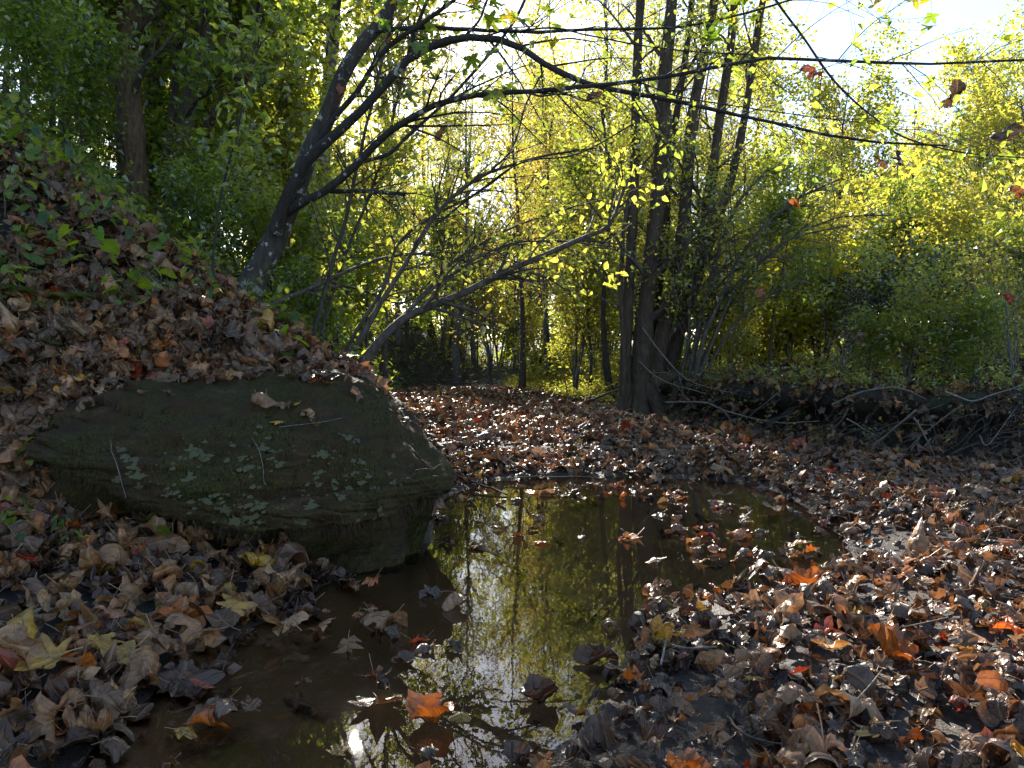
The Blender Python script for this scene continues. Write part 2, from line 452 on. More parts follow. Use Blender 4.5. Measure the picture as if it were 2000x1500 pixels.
# ------------------------------------------------------------------ terrain
def dist_line(x, y, pl, chunk=200000):
    """signed distance to an open polyline, + on its left side"""
    pl = np.asarray(pl, float); best = np.full(x.shape, 1e9); sg = np.ones(x.shape)
    for a, b in zip(pl[:-1], pl[1:]):
        d = b - a; t = np.clip(((x - a[0]) * d[0] + (y - a[1]) * d[1]) / (d @ d), 0, 1)
        dx = x - a[0] - t * d[0]; dy = y - a[1] - t * d[1]; q = np.hypot(dx, dy)
        s = np.where(d[0] * (y - a[1]) - d[1] * (x - a[0]) >= 0, 1.0, -1.0)
        up = q < best - 1e-9; best = np.where(up, q, best); sg = np.where(up, s, sg)
    return best * sg


def poly_sd(x, y, pl):
    """signed distance to a polygon, + inside"""
    pl = np.asarray(pl, float); best = np.full(x.shape, 1e9); ins = np.zeros(x.shape, bool)
    for a, b in zip(pl, np.roll(pl, -1, 0)):
        d = b - a; t = np.clip(((x - a[0]) * d[0] + (y - a[1]) * d[1]) / (d @ d), 0, 1)
        best = np.minimum(best, np.hypot(x - a[0] - t * d[0], y - a[1] - t * d[1]))
        c = ((a[1] > y) != (b[1] > y)) & (x < (b[0] - a[0]) * (y - a[1]) / (b[1] - a[1] + 1e-12) + a[0]); ins ^= c
    return np.where(ins, best, -best)


LEFT = [(-.2, -6), (-.35, 2), (-.38, 4.0), (-.9, 6), (-1.6, 10), (-2.25, 14), (-2.5, 17), (-2.3, 18.6), (-1.25, 20.4), (-1.0, 24), (-.8, 40), (0, 400)]
RIGHT = [(40, 5.0), (12, 5.9), (7, 6.5), (4.4, 6.75), (3.3, 7.3), (2.35, 8.9), (1.25, 11.2), (.95, 13), (.75, 15), (.1, 18), (-.2, 24), (0, 40), (1, 400)]
pool_px = [(300, 1500), (450, 1310), (560, 1270), (700, 1180), (840, 1110), (855, 1040), (850, 975), (960, 938), (1120, 930), (1320, 932), (1480, 945), (1560, 985),
           (1640, 1050), (1660, 1110), (1560, 1150), (1380, 1170), (1260, 1215), (1220, 1300), (1190, 1370), (1120, 1440), (1060, 1500)]
POOL = [tuple(G(u, v)[:2]) for u, v in pool_px] + [(.12, 1.2), (-.1, .4), (-1.2, .4), (-1.1, 1.2)]


def fields(x, y):
    dl = dist_line(x, y, LEFT); dr = dist_line(x, y, RIGHT)     # RIGHT runs right-to-left then away: bank lies on its right
    return dl, -dr, poly_sd(x, y, POOL)


def H(x, y, full=False):
    x = np.asarray(x, float); y = np.asarray(y, float); x, y = np.broadcast_arrays(x, y)
    dl, dr, dp = fields(x, y)
    n1 = fbm2(x, y, 1.3, 3, 5); n2 = fbm2(x, y, 6, 2, 9); n0 = fbm2(x, y, .12, 3, 2)
    dp = dp + (n1 * .07 + n2 * .03) * np.where(y < 3, .5, 1)
    bed = np.where(dp > 0, -.015 - .09 * ss(dp / .4), .012 - dp * .06)
    bar = .13 * np.exp(-(((x - .9 + .12 * (y - 9)) / 1.7) ** 2 + ((y - 9.5) / 4) ** 2))
    bed = np.where(dp > 0, bed, np.minimum(bed, .05) + bar * ss(-dp / .8)) + n1 * .012 + n2 * .005
    nearr = .055 * ss((x - .6) / 1.5) * ss((5.5 - y) / 2)
    bed = bed + np.where(dp < 0, nearr * ss(-dp / .3), 0)
    ch = np.exp(-((-dr - .35) / .3) ** 2) * ss((y - 4) / 1.5) * ss((11 - y) / 2) * ss((x - 1.2) / .8) * ss((6.5 - x) / 2)
    bed = bed - .2 * ch
    wp = np.exp(-(((x + .05) / .55) ** 2 + ((y - 13.6) / .55) ** 2)); bed = bed - .24 * wp
    bed = bed + .02 * np.maximum(y - 16, 0)
    # left hill
    far = ss((y - 12) / 6)
    d = np.maximum(dl, 0) * 1.0
    cap = 12.0 - 5 * far
    hill = (.5 + .45 * far) * ss(d / (.38 + 1.3 * far)) + cap * (1 - np.exp(-(.8 - .5 * far) * np.maximum(d - .05, 0) / cap)) + n0 * 1.2 * ss(d / 8) + .1 * n1 * ss(d) + .04 * n2 * ss(d / .5)
    front = .84 + .42 * np.maximum(0, -1.9 - x) + .03 * n1
    t = ss((y - 3.35) / 1.6)
    up = (front * (1 - t) + hill * t) * ss(d / .3)
    up = np.where(y > 5.2, hill, up)
    low = np.maximum(-.05 + .22 * (np.interp(y, [1.2, 1.83, 2.42, 2.94, 3.4, 4], [-.75, -.8, -.82, -.6, -.5, -.5]) - x), -.2) + .012 * n1 + .008 * n2
    low = np.minimum(low, .5 + .1 * (-x))
    s = ss((y - 3.2 - .62 * ss((x + 2.1) / .3) + .06 * n1 + .25 * np.clip(-1.9 - x, 0, 2)) / np.where(x > -1.95, .25, .5))
    left = low * (1 - s) + up * s
    dlm = ss((dl + .0) / .1)
    # right bank
    top = (.62 - .3 * ss((y - 10.5) / 3) + .05 * n1) * np.where(y > 16, 1.2, 1) * (1 + .3 * fbm2(x, y, .8, 2, 51))
    rb = top * ss((dr + .03 + .05 * n2) / np.where(y > 10.5, .9, .3)) + .035 * np.clip(dr, 0, 20) + n0 * .5 * ss(dr / 10) + .03 * n2 * ss(dr / .5)
    z = np.where(dl > 0, bed * (1 - dlm) + left * dlm, bed)
    z = np.where((dl > 0) & (y < 3.2), np.where(dl > .0, left, bed), z)
    z = np.where((y < 3.2) & (x < -.35) & (dp > -.05), np.minimum(np.maximum(low, -.11), np.maximum(bed, low)), z)
    z = np.where(dr > -.05, np.maximum(bed, rb), z)
    if full: return z, dl, dr, dp
    return z


def Hs(x, y): return float(H(np.array([x]), np.array([y]))[0])


def spread(a, b, fine, lo, hi):
    """coordinates: even steps of fine on a..b, growing steps out to lo and hi"""
    c = list(np.arange(a, b + 1e-6, fine)); s = fine; v = c[-1]; r = []
    while v < hi: s *= 1.12; v += s; r.append(v)
    s = fine; v = c[0]; l = []
    while v > lo: s *= 1.12; v -= s; l.append(v)
    return np.array(l[::-1] + c + r)


xs = spread(-4.2, 5.2, .045, -260, 260); ys = spread(.8, 14, .045, -60, 420)
X, Y = np.meshgrid(xs, ys, indexing='ij')
Z, dl, dr, dp = H(X, Y, True)
# the creek has cut in under the right bank: the lower half of its face is set back
f = np.clip(Z / .6, 0, 1); inb = (dr > -.15) & (dr < .6) & (Y < 12.5)
gy, gx = np.gradient(dr)[1], np.gradient(dr)[0]
un = np.where(inb, (.75 + .25 * fbm2(X, Y, 3, 2, 61)) * np.exp(-((f - .3) / .25) ** 2) * ss((12.5 - Y) / 3), 0) * ss((dr + .15) / .15)
dX, dY = .62, .78
Xd = X + un * dX; Yd = Y + un * dY
soilm = np.maximum(np.maximum(ss(dl / .3), ss((dr + .1) / .2)), ss((Y - 15) / 2))
soilm = np.where((Y < 4) & (X > -1.6), soilm * ss((Z - .01) / .05), soilm)
g = Geo(); nx, ny = X.shape
V = np.stack([Xd, Yd, Z], -1).reshape(-1, 3)
i = np.arange(nx - 1)[:, None] * ny + np.arange(ny - 1)[None]
Fq = np.stack([i, i + ny, i + ny + 1, i + 1], -1).reshape(-1, 4)
g.add(V, Fq, 0, np.stack([soilm.ravel()] * 3, 1))
ground = link('ground', g.mesh('ground', GROUND), kind='structure')
g = Geo(); wx = np.linspace(-2.2, 7, 3)
g.add([(-3, .2, 0), (8, .2, 0), (8, 16, 0), (-3, 16, 0)], [[0, 1, 2, 3]])
link('water', g.mesh('water', WATER), kind='structure')

# ------------------------------------------------------------------ boulder
NR = 200


def build_boulder():
    rng = np.random.default_rng(4)
    # stations along x (by picture column at depth about 3.5): top edge, overhang lip, foot
    st = [  # u_top  v_top  Yt ,  lip v, lipY, foot v, footY, recess
        (60, 860, 3.35, 900, 3.22, 1085, 3.18, .02),
        (130, 790, 3.5, 905, 3.14, 1110, 3.12, .04),
        (200, 748, 3.65, 935, 3.1, 1125, 3.08, .08),
        (300, 738, 3.8, 975, 3.08, 1140, 3.1, .14),
        (400, 735, 3.9, 1010, 3.08, 1155, 3.12, .17),
        (520, 735, 3.95, 1040, 3.1, 1155, 3.16, .18),
        (600, 738, 3.95, 1045, 3.14, 1140, 3.22, .18),
        (690, 762, 3.95, 1043, 3.2, 1125, 3.3, .17),
        (765, 828, 3.9, 1018, 3.32, 1112, 3.42, .15),
        (820, 895, 3.85, 985, 3.45, 1105, 3.5, .13),
        (852, 940, 3.75, 975, 3.55, 1100, 3.55, .07)]
    A = np.array(st, float); n = 300; uu = np.linspace(A[0, 0], A[-1, 0], n)
    I = lambda c: np.interp(uu, A[:, 0], np.convolve(A[:, c], [1], 'same'))
    Yt = I(2); top = P(uu, I(1), Yt); lip = P(uu, I(3), I(4)); foot = P(uu, I(5), I(6)); rec = I(7) * 1.5 + .02
    x = lip[:, 0] * .5 + top[:, 0] * .5
    x = np.interp(uu, [60, 852], [-2.12, -.37]); k = np.arange(n)
    edge = np.minimum(1, np.minimum((k + 1) / 22, (n - k) / 35)) ** .5
    rows = []
    top_z = top[:, 2]; lip_z = lip[:, 2]; yt = Yt; ly = I(4); fy = I(6)
    fz = np.full(n, -.12)
    keys = []
    for j in range(n):
        e = edge[j]; ym = 3.75
        pts = np.array([[yt[j] + .9, .1], [yt[j] + .75, top_z[j] * .75], [yt[j] + .35, top_z[j] - .02], [yt[j], top_z[j]],
                        [yt[j] - .16, top_z[j] - .035], [ly[j] + .13 + .2 * (yt[j] - ly[j] - .3), (top_z[j] * .62 + lip_z[j] * .38)],
                        [ly[j] + .03, lip_z[j] + .13], [ly[j], lip_z[j] + .045], [ly[j] + .02, lip_z[j]], [ly[j] + .5 * rec[j], lip_z[j] - .015],
                        [ly[j] + rec[j] + .02, lip_z[j] - .05], [ly[j] + rec[j] + .03, max(lip_z[j] * .4, .08)], [fy[j] + .09, .03], [fy[j] + .04, -.14]])
        pts[:, 0] = ym + (pts[:, 0] - ym) * (.35 + .65 * e)
        rows.append(catmull(np.c_[pts, np.zeros(len(pts))], NR)[:, :2])
    R_ = np.array(rows)                                           # n,NR,2
    Vx = np.repeat(x[:, None], NR, 1); V = np.stack([Vx, R_[..., 0], R_[..., 1]], -1)
    # the outline bulges sideways where it runs past the lip
    hz = np.clip((V[..., 2] - .32) / .3, -1, 1)
    tail = ss((k / n - .9) / .1)[:, None]; V[..., 0] += tail * (.1 * np.exp(-((V[..., 2] - .35) / .09) ** 2) - .02) - tail * .11 * ss((.3 - V[..., 2]) / .12)
    N_ = np.cross(np.gradient(V, axis=1), np.gradient(V, axis=0)); N_ = nrm(N_)
    ctr = V.mean((0, 1)); sg = np.sign(((V - ctr) * N_).sum(-1).mean()); N_ *= sg
    q = V[..., 2] + .17 * (V[..., 0] + 1.2) + .05 * fbm(V * 1.5, 3, 11)
    w_ = q * 17 + .8 * fbm(V * 2.2, 3, 3); ledge = np.abs(w_ - np.floor(w_) - .5) * 2          # sandstone beds
    amp = .35 + .65 * ss(fbm(V * 2.0 + 9, 2, 8) + .5)
    face = np.clip(-N_[..., 1] + .1, 0, 1)
    dsp = .06 * fbm(V * 2.3, 4, 1) + .035 * fbm(V * 8, 4, 2) + .014 * fbm(V * 30, 3, 6) - .032 * amp * (ledge ** 6) * face + .028 * noise3(np.stack([V[..., 0] * 1.2, V[..., 1], np.floor(w_)], -1), 3) * face
    # one deep crack runs across the face
    crk = V[..., 2] - (.405 + .06 * np.sin((V[..., 0] + 1) * 2.2) - .08 * (V[..., 0] + 1)); dsp -= .05 * np.exp(-(crk / .012) ** 2) * face * ss((V[..., 0] + 1.5) / .2)
    V = V + N_ * dsp[..., None]
    g = Geo(); i = np.arange(n - 1)[:, None] * NR + np.arange((NR - 1))[None]
    g.add(V, np.stack([i, i + NR, i + (NR + 1), i + 1], -1).reshape(-1, 4))
    for row, s in ((0, 1), (n - 1, -1)):
        c = V[row].mean(0); Vc = np.vstack([V[row], c]); a = np.arange((NR - 1))
        g.add(Vc, np.stack([a, a + 1, np.full((NR - 1), NR)][::1], -1))
    return V, N_, g


BV, BN, g = build_boulder()
boulder = thing('boulder', 'big mossy sandstone boulder jutting over the edge of the pool', 'boulder', (0, 0, 0))
link('rock', g.mesh('boulder_rock', ROCK), boulder)


def on_boulder(u, v):
    """nearest front-face vertex of the boulder seen at this pixel"""
    pu, pv, f = proj(BV); m = (BN[..., 1] < .35) | (BN[..., 2] > .5)
    d = np.hypot(pu - u, pv - v) + np.where(m, 0, 1e4) + f * 8; i = np.unravel_index(np.argmin(d), d.shape)
    return BV[i], BN[i]


def lichen_mesh(seed):
    rng = np.random.default_rng(seed); g = Geo()
    for k in range(7):
        c = rng.normal(size=2) * .42; n = 9; a = np.arange(n) * 2 * pi / n; r = (.3 + .2 * rng.random(n)) * (1 + .4 * np.cos(a * rng.integers(2, 5)))
        z = .12 + .1 * rng.random()
        V = np.vstack([[c[0], c[1], z + .06], np.c_[c[0] + r * np.cos(a), c[1] + r * np.sin(a), z * np.ones(n) * rng.uniform(.3, 1.3, n)]])
        b = np.arange(n); g.add(V, np.stack([np.zeros(n, int), 1 + b, 1 + (b + 1) % n], 1))
    return g.mesh('lichen', LICHEN)


LM = [lichen_mesh(s) for s in range(5)]
rng = np.random.default_rng(77)
lc = [(640, 900, 70, 26), (500, 880, 80, 22), (420, 985, 70, 30), (580, 950, 60, 20), (700, 930, 50, 20), (380, 890, 70, 20), (300, 935, 60, 16), (450, 1000, 60, 20), (730, 1000, 50, 10), (250, 880, 50, 10),
      (560, 1000, 60, 12), (780, 880, 25, 8)]
for (cu, cv, sp_, n) in lc:
    for k in range(n):
        p, nn = on_boulder(cu + rng.normal() * sp_ * .8, cv + rng.normal() * sp_ * .28)
        o = link('lichen', LM[rng.integers(5)], boulder)
        s = .006 + .028 * rng.random() ** 2.5; o.scale = (s, s * .8, s * .35)
        o.rotation_euler = (Vector(nn) + Vector(rng.normal(size=3) * .12)).to_track_quat('Z', 'Y').to_euler(); o.location = p + nn * .001
# hanging rootlets and moss fibres below the overhang and over the upper face
g = Geo(); n = 9000
pu = rng.uniform(60, 850, n); mm = (BV[..., 2] > .02)
ii = rng.integers(0, BV.shape[0], n); jj = rng.choice(NR, n, p=(lambda a: a / a.sum())(np.where(np.arange(NR) > 53, 1.0, .5) * np.where(np.arange(NR) > 133, 2.4, .8)))
b = BV[ii, jj]; nn = BN[ii, jj]; ok = (b[:, 2] > .03); b = b[ok]; nn = nn[ok]; n = len(b)
keep = fbm(b * 5, 2, 31) > -.15; b = b[keep]; nn = nn[keep]; n = len(b)
L_ = rng.uniform(.008, .035, n) * np.where(nn[:, 2] < -.1, 1.7, .7)
d = nn * .6 + rng.normal(size=(n, 3)) * .35; d[:, 2] -= .7; d = nrm(d)
pts = b[:, None] + d[:, None] * (np.linspace(0, 1, 3)[None, :, None] * L_[:, None, None]); pts[..., 2] -= (np.linspace(0, 1, 3) ** 2)[None] * L_[:, None] * .3
g.add(*tubes(pts, np.full((n, 3), .0009) * np.array([1, .8, .3]), 3))
link('moss_fringe', g.mesh('moss_fringe', MOSSF), boulder, kind='stuff')

# ------------------------------------------------------------------ leaf shapes
def leaf_shape(kind, seed, no=36, rings=3, curl=1.0, ps=4):
    """flat outline -> curled leaf; x across, y along, unit length about 1. returns V, F, uv"""
    rng = np.random.default_rng(seed)
    th = np.linspace(-pi, pi, no, endpoint=False)                    # 0 = tip direction
    if kind == 'maple':
        r = np.full(no, .24)
        for a, l, w_ in ((0, .6, .26), (.95, .54, .24), (-.95, .54, .24), (1.95, .38, .24), (-1.95, .38, .24)):
            d = np.abs((th - a + pi) % (2 * pi) - pi); r = np.maximum(r, l * np.clip(1 - (d / (w_ * 2.3)), 0, 1) ** .55 + .12 * np.clip(1 - d / .8, 0, 1))
        r += .03 * np.cos(th * 18) * (np.abs(th) < 2.6)
        r *= 1 - .5 * np.exp(-((np.abs(th) - pi) / .25) ** 2)
    elif kind == 'broad':
        r = .5 - .06 * np.cos(2 * th) + .05 * np.cos(th * 5) + .02 * rng.normal(size=no); r *= 1 - .35 * np.exp(-((np.abs(th) - pi) / .3) ** 2)
    elif kind == 'heart':
        r = .42 + .13 * np.exp(-(th / .35) ** 2) + .02 * np.cos(th * 14); r *= 1 - .7 * np.exp(-((np.abs(th) - pi) / .3) ** 2)
    else:                                                            # oval
        r = .2 / np.sqrt((.2 / .52 * np.cos(th)) ** 2 + np.sin(th) ** 2 + 1e-6); r = np.minimum(r, .52)
    ox, oy = r * np.sin(th), r * np.cos(th)
    V = [[0, 0]]; 
    for q in range(1, rings + 1):
        s = q / rings; V += list(np.c_[ox * s, oy * s])
    V = np.array(V); a = np.arange(no); b = (a + 1) % no
    Fc = [np.stack([np.zeros(no, int), 1 + a, 1 + b], 1)]
    for q in range(1, rings):
        i0 = 1 + (q - 1) * no; i1 = 1 + q * no
        Fc += [np.stack([i0 + a, i1 + a, i1 + b], 1), np.stack([i0 + a, i1 + b, i0 + b], 1)]
    uv = V.copy(); x, y = V[:, 0], V[:, 1]; rr = np.hypot(x, y)
    z = curl * (.05 * np.sin(x * 7 + rng.uniform(0, 6)) + .05 * np.sin(y * 8 + rng.uniform(0, 6)) + .05 * np.abs(x) * 2)
    z += curl * .018 * np.sin(13 * (y - .75 * np.abs(x))) + curl * .05 * noise3(np.c_[x * 5, y * 5, np.full(len(x), seed)], seed); z += curl * rr ** 2 * .5 * np.sin(np.arctan2(x, y) * rng.integers(2, 5) + rng.uniform(0, 6)) + rng.normal(size=len(z)) * .014 * curl

    def bend(p, z, k):
        if abs(k) < .05: return p, z
        return np.sin(k * p) / k * (1 - 0) - z * np.sin(k * p), (1 - np.cos(k * p)) / k + z * np.cos(k * p)
    a0 = rng.uniform(-.5, .5) + rng.choice([0, pi / 2], p=[.65, .35]); ca, sa = math.cos(a0), math.sin(a0)
    p, q = x * ca + y * sa, -x * sa + y * ca
    k1 = curl * rng.uniform(1.6, 4.8) * rng.choice([1, -1], p=[.6, .4]); k2 = curl * rng.uniform(-1.3, 1.3)
    p2, z = bend(p, z, k1); q2, z = bend(q, z, k2)
    x, y = p2 * ca - q2 * sa, p2 * sa + q2 * ca
    V = np.stack([x, y, z], 1)
    # petiole, a flat strip of three short segments
    s = np.linspace(0, 1, ps); w_ = .012
    by = np.array([V[0] * 1.0]); d = np.array([rng.uniform(-.4, .4), -1, rng.uniform(.0, .8)]) * .48
    pp = V[0] + d * s[:, None] + np.outer(s ** 2, [rng.uniform(-.1, .1), 0, rng.uniform(-.1, .2)])
    tv, tf = tubes(pp, np.full(ps, w_), 3)
    F3 = np.concatenate(Fc + [tf[:, [0, 1, 2]] + len(V), tf[:, [0, 2, 3]] + len(V)])
    uv = np.vstack([uv, np.zeros((len(tv), 2))]); V = np.vstack([V, tv])
    V[:, 2] -= np.percentile(V[:, 2], 8)
    return V, F3, uv


COLS = {'tan': (.37, .2, .08), 'pale buff': (.46, .3, .155), 'brown': (.125, .064, .032), 'dark brown': (.05, .024, .014), 'orange': (.5, .16, .02),
        'yellow': (.58, .38, .04), 'red': (.34, .045, .015), 'grey brown': (.15, .11, .08)}
COLS = {k: (v[0] * .92, v[1] * .76, v[2] * .68) for k, v in COLS.items()}
CN = list(COLS)
KINDS = [('maple', s) for s in range(8)] + [('broad', s) for s in range(6)] + [('oval', s) for s in range(2)] + [('maple', s) for s in range(8, 13)] + [('broad', s) for s in range(6, 9)]
CURL = [1.25, 1.0, 1.4, .5, 1.3, .3, 1.1, 1.5, 1.3, 1.1, 1.6, .7, 1.4, 1.2, .9, .6, 1.5, 1.1, .8, 1.3, .45, 1.5, 1.2, .9]
HI = [leaf_shape(k, 100 + s, 44, 6, CURL[i]) for i, (k, s) in enumerate(KINDS)]
LO = [leaf_shape(k, 100 + s, 16, 2, CURL[i], 3) for i, (k, s) in enumerate(KINDS)]


def cname(i, kind_i):
    c = 'flat' if CURL[kind_i] < .55 else ('tightly curled' if CURL[kind_i] >= 1.3 else 'curled')
    return c


def rotmat(yaw, tx, ty):
    cy, sy = np.cos(yaw), np.sin(yaw); o = np.zeros_like(yaw); e = np.ones_like(yaw)
    Rz = np.stack([np.stack([cy, -sy, o], -1), np.stack([sy, cy, o], -1), np.stack([o, o, e], -1)], -2)
    cx, sx = np.cos(tx), np.sin(tx); Rx = np.stack([np.stack([e, o, o], -1), np.stack([o, cx, -sx], -1), np.stack([o, sx, cx], -1)], -2)
    cz, sz = np.cos(ty), np.sin(ty); Ry = np.stack([np.stack([cz, o, sz], -1), np.stack([o, e, o], -1), np.stack([-sz, o, cz], -1)], -2)
    return Rx @ Ry @ Rz


# ------------------------------------------------------------------ where the fallen leaves lie
rng = np.random.default_rng(2024)
PALS = {'bed': [.24, .13, .26, .18, .06, .03, .025, .08], 'far': [.18, .08, .36, .19, .085, .025, .06, .05], 'pile': [.4, .12, .22, .12, .08, .07, .02, .02],
        'hill': [.2, .06, .38, .2, .06, .02, .03, .05], 'float': [.15, .2, .2, .2, .06, .08, .03, .08]}
L_x, L_y, L_z, L_s, L_c, L_k, L_t, L_zone, L_l = [], [], [], [], [], [], [], [], []


def scatter(x0, x1, y0, y1, dens, accept, pal, size, zone, tilt=.45, lift=.03):
    n = int((x1 - x0) * (y1 - y0) * dens); x = rng.uniform(x0, x1, n); y = rng.uniform(y0, y1, n)
    z, dl, dr, dp = H(x, y, True); a = accept(x, y, z, dl, dr, dp); k = rng.random(n) < a
    x, y, z = x[k], y[k], z[k]; n = len(x)
    L_x.append(x); L_y.append(y)
    fl = z < 0.0
    lf = rng.random(n); L_z.append(np.where(fl & (rng.random(n) < .75), .002, z) + lift * lf * np.where(fl, .1, 1)); L_l.append(lf)
    L_s.append(size * np.exp(rng.normal(size=n) * .27)); L_c.append(rng.choice(8, n, p=np.array(PALS[pal]) / sum(PALS[pal])))
    L_k.append(rng.integers(0, len(KINDS), n)); L_t.append(np.where(fl, .08, tilt) * np.ones(n)); L_zone.extend([zone] * n)


nb = lambda x, y: fbm2(x, y, 1.1, 3, 40)
scatter(-1.2, 5.2, 1.5, 6.6, 300, lambda x, y, z, dl, dr, dp: ((dl < 0) & (dr < .1) & (x > -.6)) * np.where(dp > 0, np.where(fbm2(x, y, 1.7, 3, 44) > .12, np.where(y < 3.3, .07, .2), .02) + .22 * np.exp(-dp / .05), np.where(nb(x, y) < -.42, .4, 1.0)), 'bed', .08, 'bed', .5, .045)
scatter(-2.4, 4.5, 6.0, 10.5, 215, lambda x, y, z, dl, dr, dp: ((dl < .1) & (dr < .05)) * np.where(y < 6.9 + .6 * nb(x, y), .3, 1.0) * np.where(nb(x, y) < -.3, .3, 1) * np.where(z < 0, .2, 1), 'far', .1, 'bar', .5, .045)
scatter(-3, 3.5, 10.5, 17, 150, lambda x, y, z, dl, dr, dp: ((dl < .1) & (dr < .1)) * np.where(z < .01, .05, 1.0), 'far', .11, 'bar', .5, .05)
scatter(-2.3, -.4, 1.5, 3.3, 330, lambda x, y, z, dl, dr, dp: ss((z + .045) / .05) * np.where(z < .0, .5, 1.0), 'pile', .105, 'pile', .6, .07)
scatter(-1.6, -.2, 1.5, 3.2, 60, lambda x, y, z, dl, dr, dp: (z < -.03) * (.3), 'float', .09, 'pile', .2, .01)
scatter(-4.6, -.3, 3.2, 7, 380, lambda x, y, z, dl, dr, dp: (dl > .02) * ((z > .45) | (x < -1.95)) * np.clip(1.2 - .3 * dl - .12 * (y - 3.5), .16, 1), 'hill', .085, 'hill', .6, .05)
scatter(-3.2, -.6, 3.25, 4.7, 420, lambda x, y, z, dl, dr, dp: (dl > .02) * ((z > .5) | (x < -1.9)), 'hill', .095, 'hill', .6, .09)
scatter(-7, -1, 7, 15, 40, lambda x, y, z, dl, dr, dp: (dl > .02) * .6, 'hill', .11, 'hill', .5, .05)
scatter(.8, 9, 6.2, 13, 260, lambda x, y, z, dl, dr, dp: ((dr > -.02) & (dr < .5)) * .8, 'hill', .09, 'hill', .9, .05)
scatter(.8, 9, 6.4, 13, 60, lambda x, y, z, dl, dr, dp: (dr > .0) * np.clip(1 - dr / 4, .1, 1), 'hill', .1, 'bank', .55, .04)
# a few leaves lie on the boulder
for (u, v, c, k, s) in [(520, 795, 0, 8, .11), (560, 800, 2, 2, .09), (545, 828, 5, 3, .075), (600, 815, 1, 9, .08), (580, 790, 5, 5, .05), (500, 788, 1, 12, .06), (275, 772, 0, 13, .045), (330, 775, 2, 4, .05), (612, 830, 0, 1, .06),
                        (420, 742, 4, 6, .07), (665, 855, 7, 14, .03), (240, 760, 2, 0, .09), (170, 800, 2, 9, .1), (700, 775, 2, 10, .07), (640, 752, 4, 6, .07)] + \
                       [(120 + 560 * rng.random(), 738 + 10 * rng.random(), int(rng.choice([0, 1, 2, 2, 3])), int(rng.integers(0, 14)), .09) for _ in range(26)]:
    p, nn = on_boulder(u, v); L_x.append([p[0]]); L_y.append([p[1]]); L_z.append([p[2] + .008]); L_s.append([s]); L_c.append([c]); L_k.append([k]); L_l.append([1.0]); L_t.append([.35]); L_zone.append('boulder')
def hit(u, v):
    d = ray(u, v); t = np.linspace(1.2, 30, 1400); p = CAM + d * (t / d[1])[:, None]; h = H(p[:, 0], p[:, 1]); k = np.argmax(p[:, 2] < h); return p[k] if p[k, 2] < h[k] and d[1] * 0 + p[k, 1] < 12 else (hit(u, v + 12) if v < 1400 else None)


# steep faces round the boulder carry leaves too
for (u0, u1, v0, v1, n) in ((0, 520, 560, 772, 620), (0, 135, 740, 1090, 260), (480, 700, 640, 760, 160)):
    for k in range(n):
        p = hit(rng.uniform(u0, u1), rng.uniform(v0, v1))
        if p is None or p[1] > 7: continue
        lf = rng.random(); L_x.append([p[0]]); L_y.append([p[1]]); L_z.append([p[2] + .05 * lf]); L_s.append([.095 * math.exp(rng.normal() * .25)]); L_c.append([int(rng.choice(8, p=np.array(PALS['hill']) / sum(PALS['hill'])))])
        L_k.append([int(rng.integers(0, len(KINDS)))]); L_l.append([lf]); L_t.append([.6]); L_zone.append('hill')
# ones the photograph shows plainly
for (u, v, z, c, k, s) in [(455, 1185, .12, 5, 3, .12), (100, 1285, .17, 5, 5, .15), (735, 1135, .05, 4, 0, .09), (30, 1275, .2, 1, 9, .14), (560, 1225, .04, 1, 1, .13), (160, 1325, .1, 1, 10, .12), (270, 1330, .06, 0, 8, .15),
                           (165, 1440, .02, 0, 4, .15), (395, 1340, .01, 6, 5, .085), (355, 1435, .005, 5, 3, .085), (430, 1395, .006, 7, 12, .12), (300, 1262, .06, 1, 12, .13), (385, 1245, .09, 0, 2, .13), (215, 1105, .2, 0, 8, .13),
                           (1470, 1330, .07, 5, 3, .075), (1715, 1430, .08, 5, 5, .09), (1240, 1330, .04, 4, 4, .09), (1640, 1330, .08, 5, 0, .07), (1480, 1120, .05, 3, 10, .12), (1495, 1095, .05, 3, 9, .1), (1400, 1360, .08, 1, 10, .1), (1560, 1375, .08, 0, 12, .11), (1290, 1190, .03, 2, 9, .1),
                           (1470, 1085, .0, 3, 2, .11), (1550, 1065, .01, 1, 5, .12), (1580, 1080, .01, 4, 4, .08), (1910, 1230, .08, 5, 6, .09), (1735, 1025, .06, 4, 6, .13), (50, 830, .62, 1, 9, .13), (60, 1040, .25, 0, 10, .13),
                           (720, 1190, .003, 1, 5, .07), (700, 1200, .003, 4, 3, .06), (900, 1400, .003, 5, 3, .07), (660, 1470, .003, 5, 5, .07), (1240, 1050, .003, 1, 5, .13), (1130, 1400, .03, 5, 0, .06)]:
    p = G(u, v, z); L_x.append([p[0]]); L_y.append([p[1]]); L_z.append([p[2]]); L_s.append([s]); L_c.append([c]); L_k.append([k]); L_l.append([1.0]); L_t.append([.3 if z > .02 else .05]); L_zone.append('pile' if u < 800 else 'bed')
lx, ly, lz, ls, lcol, lk, lt, llf = [np.concatenate(a) for a in (L_x, L_y, L_z, L_s, L_c, L_k, L_t, L_l)]
lcol = np.where((llf < .38) & ~np.isin(lcol, [4, 5, 6]), np.where(llf < .22, 3, 2), lcol)      # under layers wet and rotted, with the shade between leaves painted in
zone = np.array(L_zone); nl = len(lx)
yaw = rng.uniform(-pi, pi, nl); tx = rng.normal(size=nl) * lt; ty = rng.normal(size=nl) * lt
